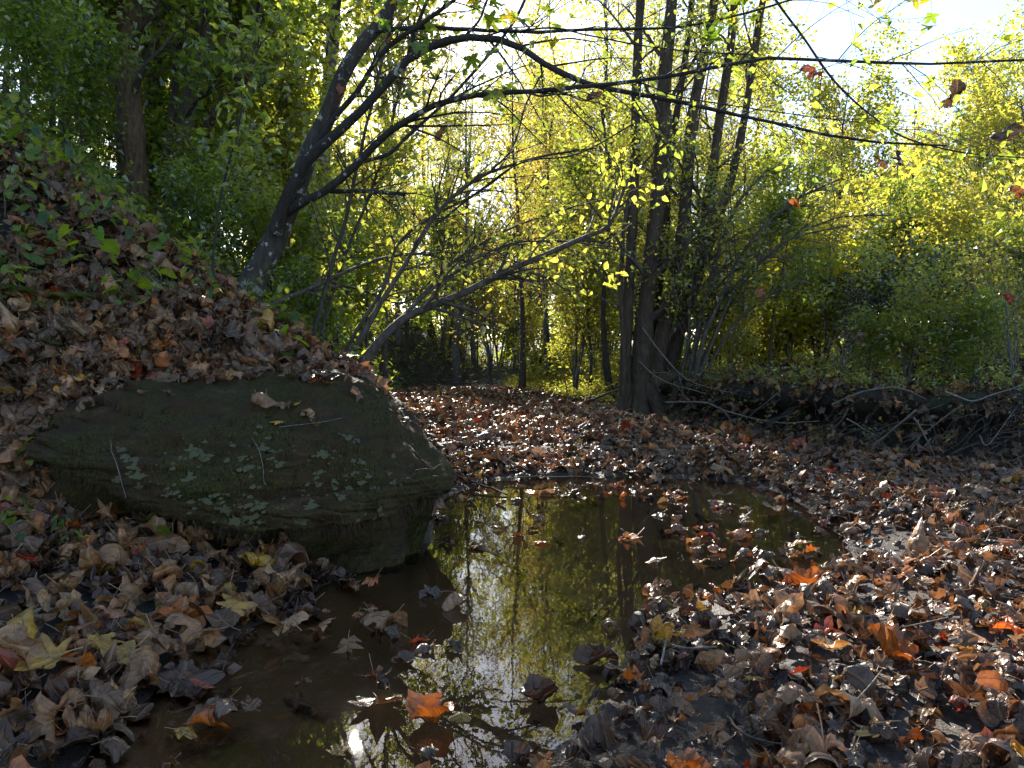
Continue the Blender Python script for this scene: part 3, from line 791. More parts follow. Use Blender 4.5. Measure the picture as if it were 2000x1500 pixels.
# on the hill the leaves lie with the slope
e = .05; gxn = np.clip((H(lx + e, ly) - H(lx - e, ly)) / (2 * e), -1.2, 1.2); gyn = np.clip((H(lx, ly + e) - H(lx, ly - e)) / (2 * e), -1.2, 1.2)
flat = (lz < .01) | (zone == 'boulder'); ty = ty - np.where(flat, 0, np.arctan(gxn)); tx = tx + np.where(flat, 0, np.arctan(gyn))
RM = rotmat(yaw, tx, ty)
pu, pv, pf = proj(np.stack([lx, ly, lz], 1)); vis = (pf > .3) & (pu > -20) & (pu < 2020) & (pv > 0) & (pv < 1530)
app = np.where(vis, ls / np.maximum(pf, .3), 0); app = np.where(lz < -.01, app * .2, app)
order = np.argsort(-app); big = order[:300]
fl = (lz < .006) & (lz > -.02)

LEAFMESH = {}


def leaf_mesh(k, c):
    if (k, c) not in LEAFMESH:
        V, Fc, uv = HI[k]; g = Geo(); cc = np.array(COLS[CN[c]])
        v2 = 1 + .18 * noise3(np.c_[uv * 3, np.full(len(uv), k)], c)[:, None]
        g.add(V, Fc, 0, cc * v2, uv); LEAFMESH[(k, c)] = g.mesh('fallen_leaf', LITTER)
    return LEAFMESH[(k, c)]


SZ = lambda s: 'large ' if s > .125 else ('small ' if s < .085 else '')
WHERE = {'bed': 'right of the pool', 'bar': 'on the gravel bar', 'pile': 'below the boulder', 'hill': 'on the slope', 'boulder': 'on the boulder', 'bank': 'on the cut bank'}
desc = []
for i in big:
    k = lk[i]; kd = {'maple': 'lobed', 'broad': 'broad', 'oval': 'oval'}[KINDS[k][0]]
    desc.append(f"{cname(0, k)} {CN[lcol[i]]} {kd} leaf")
bu, bv = pu[big], pv[big]
seen = {}
for n_, i in enumerate(big):
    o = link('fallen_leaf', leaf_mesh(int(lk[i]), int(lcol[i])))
    o.location = (lx[i], ly[i], lz[i]); s = ls[i] * 1.05; o.scale = (s, s, s)

    o.rotation_euler = Matrix(RM[i].tolist()).to_euler()
    d = np.hypot(bu - bu[n_], bv - bv[n_]); d[n_] = 1e9; j = int(np.argmin(d))
    du, dv = bu[n_] - bu[j], bv[n_] - bv[j]
    rel = ('right of' if du > 0 else 'left of') if abs(du) > abs(dv) else ('just below' if dv > 0 else 'just above')
    wh = WHERE[zone[i]]
    if fl[i]: wh = 'floating at the pool edge'
    jj = np.argsort(d)[:9]; cj = lambda q: CN[lcol[big[q]]]
    side = lambda q: ('right of' if bu[n_] > bu[q] else 'left of') if abs(bu[n_] - bu[q]) > abs(bv[n_] - bv[q]) else ('below' if bv[n_] > bv[q] else 'above')
    lab = f"{SZ(ls[i])}{desc[n_]} {wh}, {rel} a {cj(j)} one"
    opts = [lab] + [f"{SZ(ls[i])}{desc[n_].replace(' leaf', '')} leaf {side(q)} a {cj(q)} and {side(r)} a {cj(r)} one {wh}" for q in jj for r in jj if q != r]
    lab = next((c for c in opts if c not in seen and len(c.split()) <= 16), None) or next((c for c in [f"{CN[lcol[i]]} leaf {side(q)} a {cj(q)} leaf, {wh}, {side(r)} a {cj(r)} one" for q in jj for r in jj if q != r] if c not in seen and len(c.split()) <= 16), lab)
    seen[lab] = 1
    o['label'] = ' '.join(lab.split()[:16]); o['category'] = 'leaf'
    o['group'] = 'fallen leaves ' + {'bed': 'right of the pool', 'bar': 'on the gravel bar', 'pile': 'below the boulder', 'hill': 'on the slope', 'boulder': 'on the boulder', 'bank': 'on the cut bank'}[zone[i]]
rest = order[300:]
g = Geo()
for k in range(len(KINDS)):
    V, Fc, uv = LO[k]; ii = rest[lk[rest] == k]; m = len(ii)
    if not m: continue
    VV = np.einsum('nij,vj->nvi', RM[ii], V) * ls[ii][:, None, None] + np.stack([lx[ii], ly[ii], lz[ii]], 1)[:, None]
    FF = Fc[None] + (np.arange(m) * len(V))[:, None, None]
    cc = np.array([COLS[c] for c in CN])[lcol[ii]] * np.exp(rng.normal(size=(m, 1)) * .3) * (.45 + .6 * llf[ii])[:, None] * (1 + rng.normal(size=(m, 3)) * .06)  # low leaves darkened: damp, plus painted shade from the leaves above
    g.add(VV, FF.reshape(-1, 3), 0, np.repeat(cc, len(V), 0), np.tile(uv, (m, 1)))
# small broken bits between the leaves
m = 9000; x = rng.uniform(-2.6, 4.5, m); y = 1.5 + 7 * rng.random(m) ** 1.3; z, dl_, dr_, dp_ = H(x, y, True); k_ = (dp_ < .02) & ((dl_ < 0) | (y > 4.1) | (y < 3)) & (dr_ < .1); x, y, z = x[k_], y[k_], z[k_]; m = len(x)
a = np.linspace(0, 2 * pi, 7, endpoint=False)[None] + rng.normal(size=(m, 7)) * .2; r_ = rng.uniform(.006, .02, (m, 1)) * rng.uniform(.5, 1.3, (m, 7)); q = rng.normal(size=(m, 1, 2)) * .5
b_ = np.stack([r_ * np.cos(a), r_ * np.sin(a), 0 * a], -1); b_[..., 2] = (b_[..., :2] * q).sum(-1) + r_ * r_ * 12; b_ = np.concatenate([np.zeros((m, 1, 3)), b_], 1) + np.stack([x, y, z + rng.uniform(.002, .05, m)], 1)[:, None]
t_ = np.array([[0, i_ + 1, (i_ + 1) % 7 + 1] for i_ in range(7)]); g.add(b_, (t_[None] + (np.arange(m) * 8)[:, None, None]).reshape(-1, 3), 0, np.repeat(np.array([COLS[c] for c in CN])[rng.choice([0, 2, 2, 3, 3, 7], m)], 8, 0), np.tile(rng.uniform(.1, .4, (8, 2)), (m, 1)))
m = 900; i_ = rng.integers(0, len(lx), m); d_ = rng.normal(size=(m, 3)) * [1, 1, .15]; pp = np.stack([lx[i_], ly[i_], lz[i_] + .01], 1)[:, None] + nrm(d_)[:, None] * (np.linspace(0, 1, 4)[None, :, None] * rng.uniform(.05, .25, (m, 1, 1))) + np.cumsum(rng.normal(size=(m, 4, 3)) * .006, 1)
V, Fc = tubes(pp, np.full((m, 4), 1) * rng.uniform(.0008, .0025, (m, 1)), 3); g.add(V, Fc, 0, np.array([.09, .06, .04]), np.full((len(V), 2), .3))
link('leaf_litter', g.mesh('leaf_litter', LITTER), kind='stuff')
print('leaves', nl, 'tris', g.n)

# ------------------------------------------------------------------ trees: generic kinds
def gen_tree(seed, h, r0, cb, limbs, Ll, subs, Ls, tw, Lt, nleaf, size, barkm, leafm, lean=(0, 0), up=.35, spread=.13, stems=1, ang=1.0, k=8, droop=.15, lup=.9):
    rng = np.random.default_rng(seed); tp, tr = [], []
    for s in range(stems):
        t = np.linspace(0, 1, k)[:, None]; a = rng.uniform(0, 2 * pi)
        off = np.array([math.cos(a), math.sin(a), 0]) * (r0 * 1.2 if stems > 1 else 0)
        ln_ = np.array([lean[0], lean[1], 0]) + (np.array([math.cos(a), math.sin(a), 0]) * .28 * rng.uniform(.4, 1.4) if stems > 1 else 0)
        hh = h * (1 if stems == 1 else rng.uniform(.7, 1.05))
        p = off + np.array([0, 0, 1.]) * t * hh + ln_ * hh * (t ** 1.25) + np.cumsum(np.vstack([np.zeros((1, 3)), rng.normal(size=(k - 1, 3)) * [1, 1, 0] * hh * .012]), 0)
        p[0, 2] = -.35; tp.append(p); tr.append(r0 * (1 - .86 * t[:, 0] ** .9) * (1.0 if stems == 1 else rng.uniform(.6, 1.1)) * np.where(np.arange(k) == 0, 1.5, 1))
    tp = np.array(tp); tr = np.array(tr)
    g = Geo(); sides = 9 if r0 > .06 else 6
    fine = np.array([catmull(p, 22) for p in tp]); fr = np.array([np.interp(np.linspace(0, k - 1, 22), np.arange(k), r) for r in tr])
    g.add(*tubes(fine, fr, sides))
    lb, lr = grow(tp, tr, limbs, Ll, ang, up, rng, t0=cb, k=6, rr=.45, droop=droop * .3)
    g.add(*tubes(lb, lr, 5))
    trunk = g.mesh('trunk', barkm)
    sb, sr = grow(lb, lr, subs, Ls, .75, .12, rng, t0=.15, k=4, rr=.5, droop=droop)
    tb, trr = grow(sb, sr, tw, Lt, .7, .05, rng, t0=.1, k=3, rr=.55, droop=droop)
    g = Geo(); g.add(*tubes(sb, sr, 3)); g.add(*tubes(tb, trr, 3))
    if nleaf:
        V, Fc, col = leafset(np.concatenate([tb, tb, tb[:0]]), nleaf, size, rng, spread, lup); g.add(V, Fc, 1, col)
    return trunk, g.mesh('crown', [TWIG, leafm], smooth=False)


PROTO = {}


def proto(name, **k):
    PROTO[name] = gen_tree(**k)


proto('tall_green', seed=1, h=12.5, r0=.15, cb=.22, limbs=34, Ll=3.0, subs=260, Ls=1.2, tw=1500, Lt=.45, nleaf=6000, size=.12, barkm=BARK, leafm=GREEN)
proto('tall_mixed', seed=2, h=12, r0=.13, cb=.25, limbs=30, Ll=2.8, subs=240, Ls=1.2, tw=1500, Lt=.45, nleaf=7000, size=.09, barkm=BARKG, leafm=YGREEN)
proto('tall_gold', seed=3, h=11, r0=.11, cb=.28, limbs=28, Ll=2.6, subs=220, Ls=1.1, tw=1400, Lt=.45, nleaf=7000, size=.075, barkm=BARK, leafm=GOLD)
proto('slender', seed=4, h=9, r0=.06, cb=.3, limbs=24, Ll=1.7, subs=150, Ls=.8, tw=900, Lt=.35, nleaf=3400, size=.075, barkm=BARK, leafm=YGREEN, lean=(.05, 0))
proto('slender_bare', seed=5, h=8, r0=.05, cb=.2, limbs=26, Ll=1.7, subs=170, Ls=.9, tw=900, Lt=.4, nleaf=900, size=.06, barkm=BARKG, leafm=GOLD, lean=(-.04, 0))
proto('broad_yellow', seed=6, h=7, r0=.09, cb=.12, limbs=36, Ll=2.5, subs=300, Ls=1.0, tw=1800, Lt=.4, nleaf=6500, size=.11, barkm=BARK, leafm=YGREEN)
proto('sapling_green', seed=7, h=4.5, r0=.028, cb=.2, limbs=18, Ll=1.1, subs=90, Ls=.5, tw=500, Lt=.25, nleaf=3600, size=.1, barkm=TWIG, leafm=GREEN, lean=(.1, 0))
proto('sapling_yellow', seed=17, h=4.2, r0=.028, cb=.15, limbs=20, Ll=1.2, subs=100, Ls=.55, tw=600, Lt=.28, nleaf=3400, size=.095, barkm=TWIG, leafm=YGREEN, lean=(.05, 0))
proto('shrub_green', seed=8, h=1.9, r0=.02, cb=.1, limbs=26, Ll=.8, subs=110, Ls=.4, tw=600, Lt=.2, nleaf=2500, size=.09, barkm=TWIG, leafm=GREEN, stems=6)
proto('shrub_yellow', seed=9, h=2.3, r0=.02, cb=.12, limbs=28, Ll=.9, subs=120, Ls=.4, tw=700, Lt=.22, nleaf=2600, size=.088, barkm=TWIG, leafm=YGREEN, stems=6)
proto('shrub_bright', seed=10, h=2.2, r0=.018, cb=.12, limbs=26, Ll=.8, subs=120, Ls=.4, tw=700, Lt=.22, nleaf=3200, size=.085, barkm=TWIG, leafm=YELLOW, stems=5)
proto('shrub_dark', seed=11, h=2.2, r0=.022, cb=.08, limbs=26, Ll=1.2, subs=110, Ls=.7, tw=800, Lt=.22, nleaf=2200, size=.09, barkm=TWIG, leafm=DARKG, stems=6, lean=(.15, 0))
proto('shrub_bare', seed=12, h=2.6, r0=.018, cb=.1, limbs=34, Ll=1.3, subs=170, Ls=.7, tw=700, Lt=.35, nleaf=500, size=.05, barkm=BARKG, leafm=GOLD, stems=7, ang=.8)
BASE = {}
rng = np.random.default_rng(7)


def place(kind, name, label, cat, x, y, s=1.0, rz=None, group=None, dz=0, sz=None):
    if kind not in BASE:
        r = thing(name, label, cat, group=group); link('trunk', PROTO[kind][0], r); link('crown', PROTO[kind][1], r); BASE[kind] = r
    else:
        r = dup(BASE[kind], label, group); r.name = name
        if not group and 'group' in r: del r['group']
    r['category'] = cat
    r.location = (x, y, Hs(x, y) + dz); r.rotation_euler = (0, 0, rng.uniform(0, 6.28) if rz is None else rz); r.scale = (s, s, sz or s * rng.uniform(.92, 1.08))
    return r


ORD = ['leftmost', 'second from left', 'third from left', 'fourth from left', 'fifth from left', 'sixth from left', 'seventh from left', 'eighth from left', 'ninth from left', 'tenth from left',
       'eleventh from left', 'twelfth from left', 'thirteenth from left', 'fourteenth from left', 'fifteenth from left', 'sixteenth from left', 'seventeenth from left', 'eighteenth from left',
       'nineteenth from left', 'twentieth from left', 'twenty-first from left', 'twenty-second from left', 'twenty-third from left', 'twenty-fourth from left']


HT = {'tall_green': 12.8, 'tall_mixed': 12.2, 'tall_gold': 11.2, 'slender': 9.2, 'slender_bare': 8.2, 'broad_yellow': 7.4, 'sapling_green': 4.6, 'sapling_yellow': 4.4, 'shrub_bare': 2.9}


def row(kinds, name, what, cat, pts, group, vtop=None):
    """pts: (u or x, y, scale) sorted by picture column; x = (u-1000)/F*y"""
    pts = sorted(pts, key=lambda p: p[0])
    for i, (u, y, s) in enumerate(pts):
        if vtop: s = (1 + (680 - vtop[0] - (vtop[1] - vtop[0]) * rng.random()) * y / F_PX - Hs((u - 1000) / F_PX * y, y)) / HT[kinds[i % len(kinds)]]
        place(kinds[i % len(kinds)], name, f"{what}, {ORD[i]} of these" if len(pts) > 1 else what, cat, (u - 1000) / F_PX * y, y, s, group=group)


# wooded slope on the left
row(['tall_green', 'tall_green', 'tall_mixed'], 'woodland_tree', 'tall green leafy tree up on the wooded slope', 'tree',
    [(-60, 9, .95), (60, 12, 1.), (160, 15, 1.05), (255, 20, 1.1), (345, 14, .9), (420, 19, 1.), (505, 16, .85), (540, 24, .9), (-140, 7, .7), (585, 20, .7), (120, 20, 1.2)], 'tall trees on the wooded slope', (-170, 30))
row(['sapling_green', 'sapling_yellow'], 'sapling', 'thin green sapling on the wooded slope', 'sapling',
    [(20, 6.2, .8), (110, 7.2, .9), (190, 10.4, .9), (285, 11.8, .9), (330, 9.5, .8), (400, 10.0, .8), (430, 10, 1.0), (500, 8.6, .9), (530, 11, 1.0), (565, 8.2, .8), (60, 9, 1.0), (600, 12, .8), (240, 10.5, 1.1)], 'saplings on the wooded slope')
row(['shrub_green'], 'shrub', 'green leafy shrub on the wooded slope', 'shrub',
    [(50, 5.6, .55), (150, 6.4, .6), (215, 8.8, .7), (330, 8.9, .65), (420, 6.2, .45), (470, 7.4, .7), (540, 6.8, .6), (600, 7.6, .65), (655, 9, .8), (560, 9.5, .9), (380, 9, .9), (700, 11.5, 1.), (640, 6.3, .45)], 'shrubs on the wooded slope')
# centre, beyond the bend
row(['tall_gold', 'slender', 'tall_mixed', 'slender_bare'], 'creekside_tree', 'slim autumn tree beyond the creek bend', 'tree',
    [(600, 25, .8), (775, 20, .8), (840, 28, 1.0), (850, 24, .95), (895, 19, .8), (1010, 24, .95), (1055, 20, .8), (1110, 28, 1.), (1160, 23, .95), (1200, 32, 1.05), (1020, 16.5, .62), (735, 17, .8), (875, 22, 1), (1085, 22, 1), (1135, 18, 1), (1185, 18, 1)], 'trees beyond the creek bend', (40, 230))
row(['broad_yellow', 'tall_gold', 'broad_yellow', 'tall_mixed'], 'autumn_tree', 'broad leafy autumn tree closing the view beyond the bend', 'tree',
    [(660, 27, .6), (720, 31, .7), (780, 26, .55), (835, 33, .8), (1000, 33, .75), (1050, 28, .6), (1105, 24, .5), (1150, 31, .7), (1205, 27, .6), (1260, 24, .55), (1320, 29, .7), (1390, 25, .6)], 'broad trees closing the view', (260, 470))
row(['shrub_bare', 'slender_bare'], 'bare_shrub', 'grey bare-twigged shrub in the middle distance', 'shrub',
    [(790, 21.5, 1.3), (860, 22, 1.2), (930, 23, 1.3), (1000, 21, .9), (1075, 17.5, .9), (1130, 19, 1.2), (1165, 15.5, .8), (880, 26, 1.3), (700, 13, 1.0), (740, 14.5, 1.2), (1120, 13.5, 1.1), (960, 19, 1.5), (1010, 27, 1.8), (1180, 14, 1.2)], 'bare shrubs near the creek bend')
row(['sapling_yellow', 'slender', 'sapling_green'], 'sapling', 'slim leafy sapling by the creek bend', 'sapling',
    [(715, 10.5, .9), (752, 13, 1.1), (1070, 18, 1.0), (1120, 15, 1.0), (1150, 13.5, 1.0), (1195, 12.5, .9), (870, 20.5, 1.1), (930, 26, 1.3)], 'saplings by the creek bend')
row(['shrub_yellow', 'shrub_green'], 'shrub', 'sunlit yellow-green shrub beside the creek bend', 'shrub',
    [(770, 22.5, 1.1), (840, 24, 1.0), (1040, 20, .7), (1090, 18, .7), (1120, 16, .6), (1180, 17, .8), (1010, 27, 1.2), (1170, 24, 1.1), (905, 25, 1.)], 'shrubs beside the creek bend')
row(['tall_gold', 'broad_yellow', 'tall_mixed'], 'autumn_tree', 'pale gold tree far up the creek valley', 'tree',
    [(700, 36, 1), (990, 38, 1), (1060, 36, 1), (1130, 35, 1), (1210, 37, 1), (1290, 35, 1), (1380, 36, 1)], 'gold trees up the creek valley', (150, 300))
row(['shrub_yellow', 'shrub_green'], 'shrub', 'tall pale shrub low in the gaps of the far wood', 'shrub',
    [(880, 30, 1.9), (930, 33, 2.1), (975, 29, 1.8), (1010, 35, 2.2), (1190, 28, 1.9), (1235, 26, 1.8), (1275, 30, 2.), (1330, 24, 1.7)], 'shrubs closing the far gaps')
# right
row(['slender', 'slender_bare'], 'creekside_tree', 'slender tree behind the multi-stemmed clump', 'tree',
    [(1230, 15, .95), (1260, 19, 1), (1290, 18, 1.), (1335, 16, 1), (1385, 14, 1), (1435, 17, 1), (1350, 14, .85), (1400, 19, .95), (1460, 16, .8), (1310, 24, 1.2), (1420, 27, 1.15)], 'slender trees behind the clump', (-60, 180))
row(['broad_yellow', 'tall_mixed', 'broad_yellow', 'tall_gold'], 'autumn_tree', 'broad yellow-green tree behind the cut bank', 'tree',
    [(1470, 24, .95), (1600, 20, .95), (1730, 19, .75), (1800, 22, .95), (1870, 20, .7), (1950, 19, .9), (2040, 16, .85), (2110, 13, .85), (2200, 20, 1.), (1500, 27, 1), (1600, 26, 1), (1700, 27, 1), (1790, 28, 1), (1900, 26, 1), (1990, 27, 1)], 'broad trees behind the cut bank', (110, 270))
row(['shrub_yellow', 'shrub_green', 'shrub_yellow'], 'shrub', 'yellow-green shrub on top of the cut bank', 'shrub',
    [(1400, 13.5, 1.0), (1500, 13.5, 1.1), (1600, 12.5, 1.1), (1700, 13, 1.2), (1780, 11.2, 1.0), (1850, 12.5, 1.2), (1930, 10.5, .95), (2000, 12, 1.1), (2080, 9.5, .9), (1440, 15.5, 1.3), (1660, 15.5, 1.5), (1900, 15, 1.6)], 'shrubs on the cut bank')
row(['shrub_bright'], 'shrub', 'bright yellow shrub glowing behind the cut bank', 'shrub', [(1545, 11.6, .95), (1480, 12.5, .9), (1600, 12.2, 1.0), (1520, 15, 1.3)], 'bright yellow shrubs')
row(['shrub_yellow', 'shrub_bare', 'shrub_green'], 'shrub', 'small ragged shrub on the cut bank lip', 'shrub', [(1430, 9.9, .4), (1640, 8.5, .4), (1700, 8.4, .42), (1770, 8.1, .55), (1840, 8.0, .45), (1905, 7.7, .5), (1985, 7.5, .5), (1950, 8.6, .6)], 'small shrubs on the bank lip')
row(['shrub_dark'], 'shrub', 'dense dark green shrub on the cut bank', 'shrub', [(1700, 10.6, .62), (1790, 9.6, .72), (1870, 11, .7)], 'dark shrubs on the cut bank')
row(['sapling_green', 'slender'], 'sapling', 'thin sapling standing on the cut bank', 'sapling', [(1500, 10.5, .7), (1620, 11, .8), (1745, 12, .75), (1990, 9, .8), (1890, 10.5, .7)], 'saplings on the cut bank', (180, 420))
# the wood beyond
far = [(x, y) for x, y in [(-34, 44), (-27, 50), (-22, 40), (-17, 52), (-12, 38), (-14, 46), (-8, 50), (-5, 42), (-2, 55), (1, 46), (4, 40), (6, 52), (9, 45), (12, 38), (14, 50), (18, 43), (21, 36), (24, 48), (27, 40), (31, 46),
                          (-30, 33), (-24, 30), (-19, 33), (-14, 29), (-10, 31), (-6, 34), (10, 31), (15, 30), (19, 28), (24, 30), (3, 34), (-3, 36)]]
FW = {'tall_gold': 'gold', 'tall_mixed': 'thin yellow-green', 'tall_green': 'green', 'broad_yellow': 'broad low yellow'}
fk = ['tall_gold', 'tall_mixed', 'tall_green', 'broad_yellow']
far = sorted(far, key=lambda p: p[0] / p[1]); cnt = {k: 0 for k in fk}
for i, (x, y) in enumerate(far):
    k = fk[i % 4]
    place(k, 'distant_tree', f"distant {FW[k]} tree in the far wood, {ORD[cnt[k]]} of its kind", 'tree', x, y, rng.uniform(.75, 1.0) * (.9 if x < 6 else .7), group='distant trees of the wood'); cnt[k] += 1

# ------------------------------------------------------------------ trees and stems the photograph shows one by one
def limb(spec, n=26, jit=.006, seed=0, s=8, rmul=1.0):
    sp_ = np.array(spec, float); p = P(sp_[:, 0], sp_[:, 1], sp_[:, 2]); r = sp_[:, 3] / 2 * sp_[:, 2] / F_PX * rmul * .86
    q = catmull(p, n); rr = np.interp(np.linspace(0, len(p) - 1, n), np.arange(len(p)), r)
    q[1:] += fbm(q[1:] * 6, 2, seed)[:, None] * jit
    rr = rr * (1 + .13 * noise3(q * 14, seed + 5))
    return q, rr


def add_limb(g, spec, mat_=0, seed=0, s=9, n=26, jit=.012):
    q, r = limb(spec, n, jit, seed, s); V, Fc = tubes(q[None], r[None], s)
    c = np.repeat(q, s, 0); rad = V - c; V = c + rad * (1 + .16 * fbm(V * np.array([16, 16, 7]), 3, seed))[:, None]
    g.add(V, Fc, mat_); return q[None], r[None]


def pad(lst, k=26): return np.concatenate([a for a, b in lst]), np.concatenate([b for a, b in lst])


def yl(pts, y0, y1, w0, w1):
    n = len(pts); return [(u, v, y0 + (y1 - y0) * i / (n - 1), w0 + (w1 - w0) * (i / (n - 1)) ** .8) for i, (u, v) in enumerate(pts)]


rng = np.random.default_rng(99)
base = P(478, 575, 4.9)
lt_ = thing('leaning_tree', 'dark mottled tree leaning right over the creek from the slope', 'tree', tuple(base))
mv = Matrix.Translation(-Vector(base))


def part(name, g, mats, parent, off, **k):
    me = g.mesh(name, mats, smooth=k.pop('smooth', True)); me.transform(Matrix.Translation(-Vector(off))); return link(name, me, parent, **k)


g = Geo()
tr1 = add_limb(g, [(462, 610, 4.95, 84), (480, 572, 4.9, 66), (503, 530, 4.9, 56), (545, 450, 4.9, 50), (575, 380, 4.85, 46), (605, 300, 4.8, 42), (640, 225, 4.75, 37), (665, 160, 4.7, 34), (700, 95, 4.7, 31), (745, 40, 4.7, 28), (778, -20, 4.7, 26), (830, -150, 4.7, 20)], seed=1, s=14, n=26)
part('trunk', g, BARKL, lt_, base)
limbs_ = []
for k, (pts, y0, y1, w0, w1) in enumerate([
    ([(535, 455), (560, 390), (600, 312), (650, 268), (722, 200), (790, 122), (850, 88), (915, 73), (1000, 85), (1060, 125), (1130, 158), (1200, 175), (1320, 197), (1450, 226), (1600, 262), (1750, 281), (1850, 285)], 4.8, 3.9, 30, 4),
    ([(600, 312), (645, 240), (700, 175), (750, 100), (825, 45), (880, 5), (960, -60)], 4.75, 4.4, 14, 8),
    ([(560, 415), (590, 395), (640, 370), (700, 318), (750, 265), (800, 233), (850, 205), (925, 187), (1000, 180), (1120, 172), (1230, 160), (1350, 141), (1500, 114), (1700, 122), (1850, 124), (2040, 116)], 4.8, 3.6, 22, 5),
    ([(628, 374), (690, 372), (745, 375), (792, 379)], 4.75, 4.6, 11, 8),
    ([(735, 60), (830, 54), (900, 57), (960, 60), (1060, 62), (1180, 58), (1300, 55), (1400, 40), (1520, 8), (1620, -30)], 4.65, 3.8, 12, 4),
    ([(800, 118), (812, 60), (835, 0), (850, -60)], 4.6, 4.5, 11, 7),
    ([(905, 75), (935, 40), (950, 0), (990, -60)], 4.5, 4.4, 7, 5),
    ([(1500, -20), (1520, 5), (1575, 85), (1625, 155), (1700, 225), (1780, 275), (1900, 300), (2040, 310)], 3.9, 3.7, 7, 3),
    ([(1000, 60), (1090, 55), (1150, 70), (1300, 95), (1480, 110)], 4.3, 4.1, 5, 3),
    ([(1240, 160), (1330, 190), (1500, 215), (1650, 235), (1750, 250)], 4.0, 3.8, 4, 2),
    ([(1060, 140), (1030, 200), (1000, 290), (960, 330)], 4.3, 4.3, 5, 3),
    ([(700, 318), (760, 300), (800, 262), (880, 190), (960, 100), (1010, 30), (1040, -40)], 4.8, 4.9, 9, 6),
    ([(1240, 240), (1130, 300), (1020, 318), (940, 370), (850, 440)], 4.4, 4.7, 3, 5)]):
    g = Geo(); a = add_limb(g, yl(pts, y0, y1, w0, w1), seed=20 + k, s=8); limbs_.append(a); part('limb', g, BARKD, lt_, base)
lp, lr = pad(limbs_)
sb, sr = grow(lp[:10], lr[:10] * .8, 130, .75, .75, .02, rng, t0=.3, k=5, rr=.5, droop=.12)
tb, tr_ = grow(sb, sr, 420, .32, .7, 0, rng, t0=.1, k=4, rr=.6, droop=.1)
g = Geo(); g.add(*tubes(sb, sr, 4)); g.add(*tubes(tb, tr_, 3))
V, Fc, col = leafset(tb, 620, .045, rng, .02, .7, fine=True, gap=.1); g.add(V, Fc, 1, col)
part('crown', g, [BARKD, GREEN], lt_, base, smooth=False)


def live_mesh(kind, seed, c, curl=.3, no=26, name='leaf'):
    V, Fc, uv = leaf_shape(kind, seed, no, 3, curl); g = Geo(); g.add(V, Fc, 0, np.array(c) * (1 + .15 * noise3(np.c_[uv * 3, np.full(len(uv), seed)], 2)[:, None]), uv); return g.mesh(name, LIVE)


LV = [live_mesh('maple', 300 + i, c, .3) for i, c in enumerate([(.05, .11, .018), (.07, .13, .02), (.12, .14, .02), (.04, .09, .015)])]
tips = tb[:, -1]; tu, tv, tf = proj(tips)
cand = [i for i in range(len(tips)) if (tv[i] < 190 and tu[i] < 1150) or (tv[i] < 80 and tu[i] > 1350)]
for i in cand[:90]:
    o = link('leaf', LV[rng.integers(4)], lt_); s = rng.uniform(.07, .12); o.scale = (s, s, s)
    o.location = tips[i] - base; o.rotation_euler = (rng.uniform(-.9, .9), rng.uniform(-.8, .8), rng.uniform(0, 6.28))

# multi-stemmed clump on the bank
base = P(1262, 748, 10.0)
cl = thing('multi_stemmed_tree', 'clump of tall warm brown trunks rising together from the cut bank', 'tree', tuple(base))
stems = []
for k, (pts, y0, w0, w1) in enumerate([
    ([(1222, 770), (1222, 690), (1228, 560), (1238, 380), (1243, 170), (1250, 0), (1255, -200)], 9.9, 24, 17),
    ([(1250, 780), (1254, 690), (1270, 520), (1288, 350), (1298, 150), (1312, 0), (1325, -200)], 9.85, 38, 24),
    ([(1275, 775), (1287, 690), (1312, 570), (1336, 430), (1352, 230), (1385, 60), (1410, -100)], 10.05, 33, 19),
    ([(1298, 770), (1315, 690), (1350, 560), (1380, 420), (1400, 270), (1425, 100), (1440, -60)], 10.2, 29, 17),
    ([(1215, 770), (1218, 680), (1212, 560), (1222, 420), (1250, 300)], 9.7, 14, 6),
    ([(1310, 762), (1330, 640), (1378, 500), (1440, 300), (1480, 60), (1500, -60)], 10.3, 26, 12),
    ([(1262, 760), (1275, 620), (1295, 500), (1310, 300), (1340, 100), (1360, -80)], 10.4, 24, 12)]):
    g = Geo(); pts = [(pts[0][0] + (pts[0][0] - 1262) * .25, 815)] + pts; a = add_limb(g, yl(pts, y0, y0 + .5, w0 * 1.35, w1), seed=50 + k, s=12); stems.append(a); part('trunk', g, BARKM, cl, base)
g = Geo()
for k in range(13):                                                   # flared root foot
    an = rng.uniform(pi * .75, pi * 2.25); p0 = base + [math.cos(an) * .1 - .03, math.sin(an) * .1, -.02]; q = [p0]
    for j in range(1, 7):
        d = .2 + j * .13; x, y = base[0] + math.cos(an) * d + rng.normal() * .03, base[1] + math.sin(an) * d * .7; q.append([x, y, max(Hs(x, y), -.02 if j < 6 else -.1) + .03 - (j == 6) * .06])
    q = catmull(q, 20); g.add(*tubes(q[None], np.linspace(.085, .015, 20)[None] * rng.uniform(.7, 1.2), 7))
part('root_foot', g, BARKM, cl, base)
sp_, sr0 = pad(stems)
lb, lr = grow(sp_, sr0, 60, 1.7, .95, .25, rng, t0=.3, k=6, rr=.35, droop=.1)
sb, sr = grow(lb, lr, 300, .8, .7, .1, rng, t0=.15, k=4, rr=.5, droop=.15); tb, tr_ = grow(sb, sr, 1500, .35, .7, 0, rng, t0=.1, k=3, rr=.6, droop=.1)
g = Geo(); g.add(*tubes(lb, lr, 5)); g.add(*tubes(sb, sr, 3)); g.add(*tubes(tb, tr_, 3)); V, Fc, col = leafset(tb, 7500, .06, rng, .08, .8, fine=True, gap=.15); g.add(V, Fc, 1, col)
part('crown', g, [BARK, YGREEN], cl, base, smooth=False)


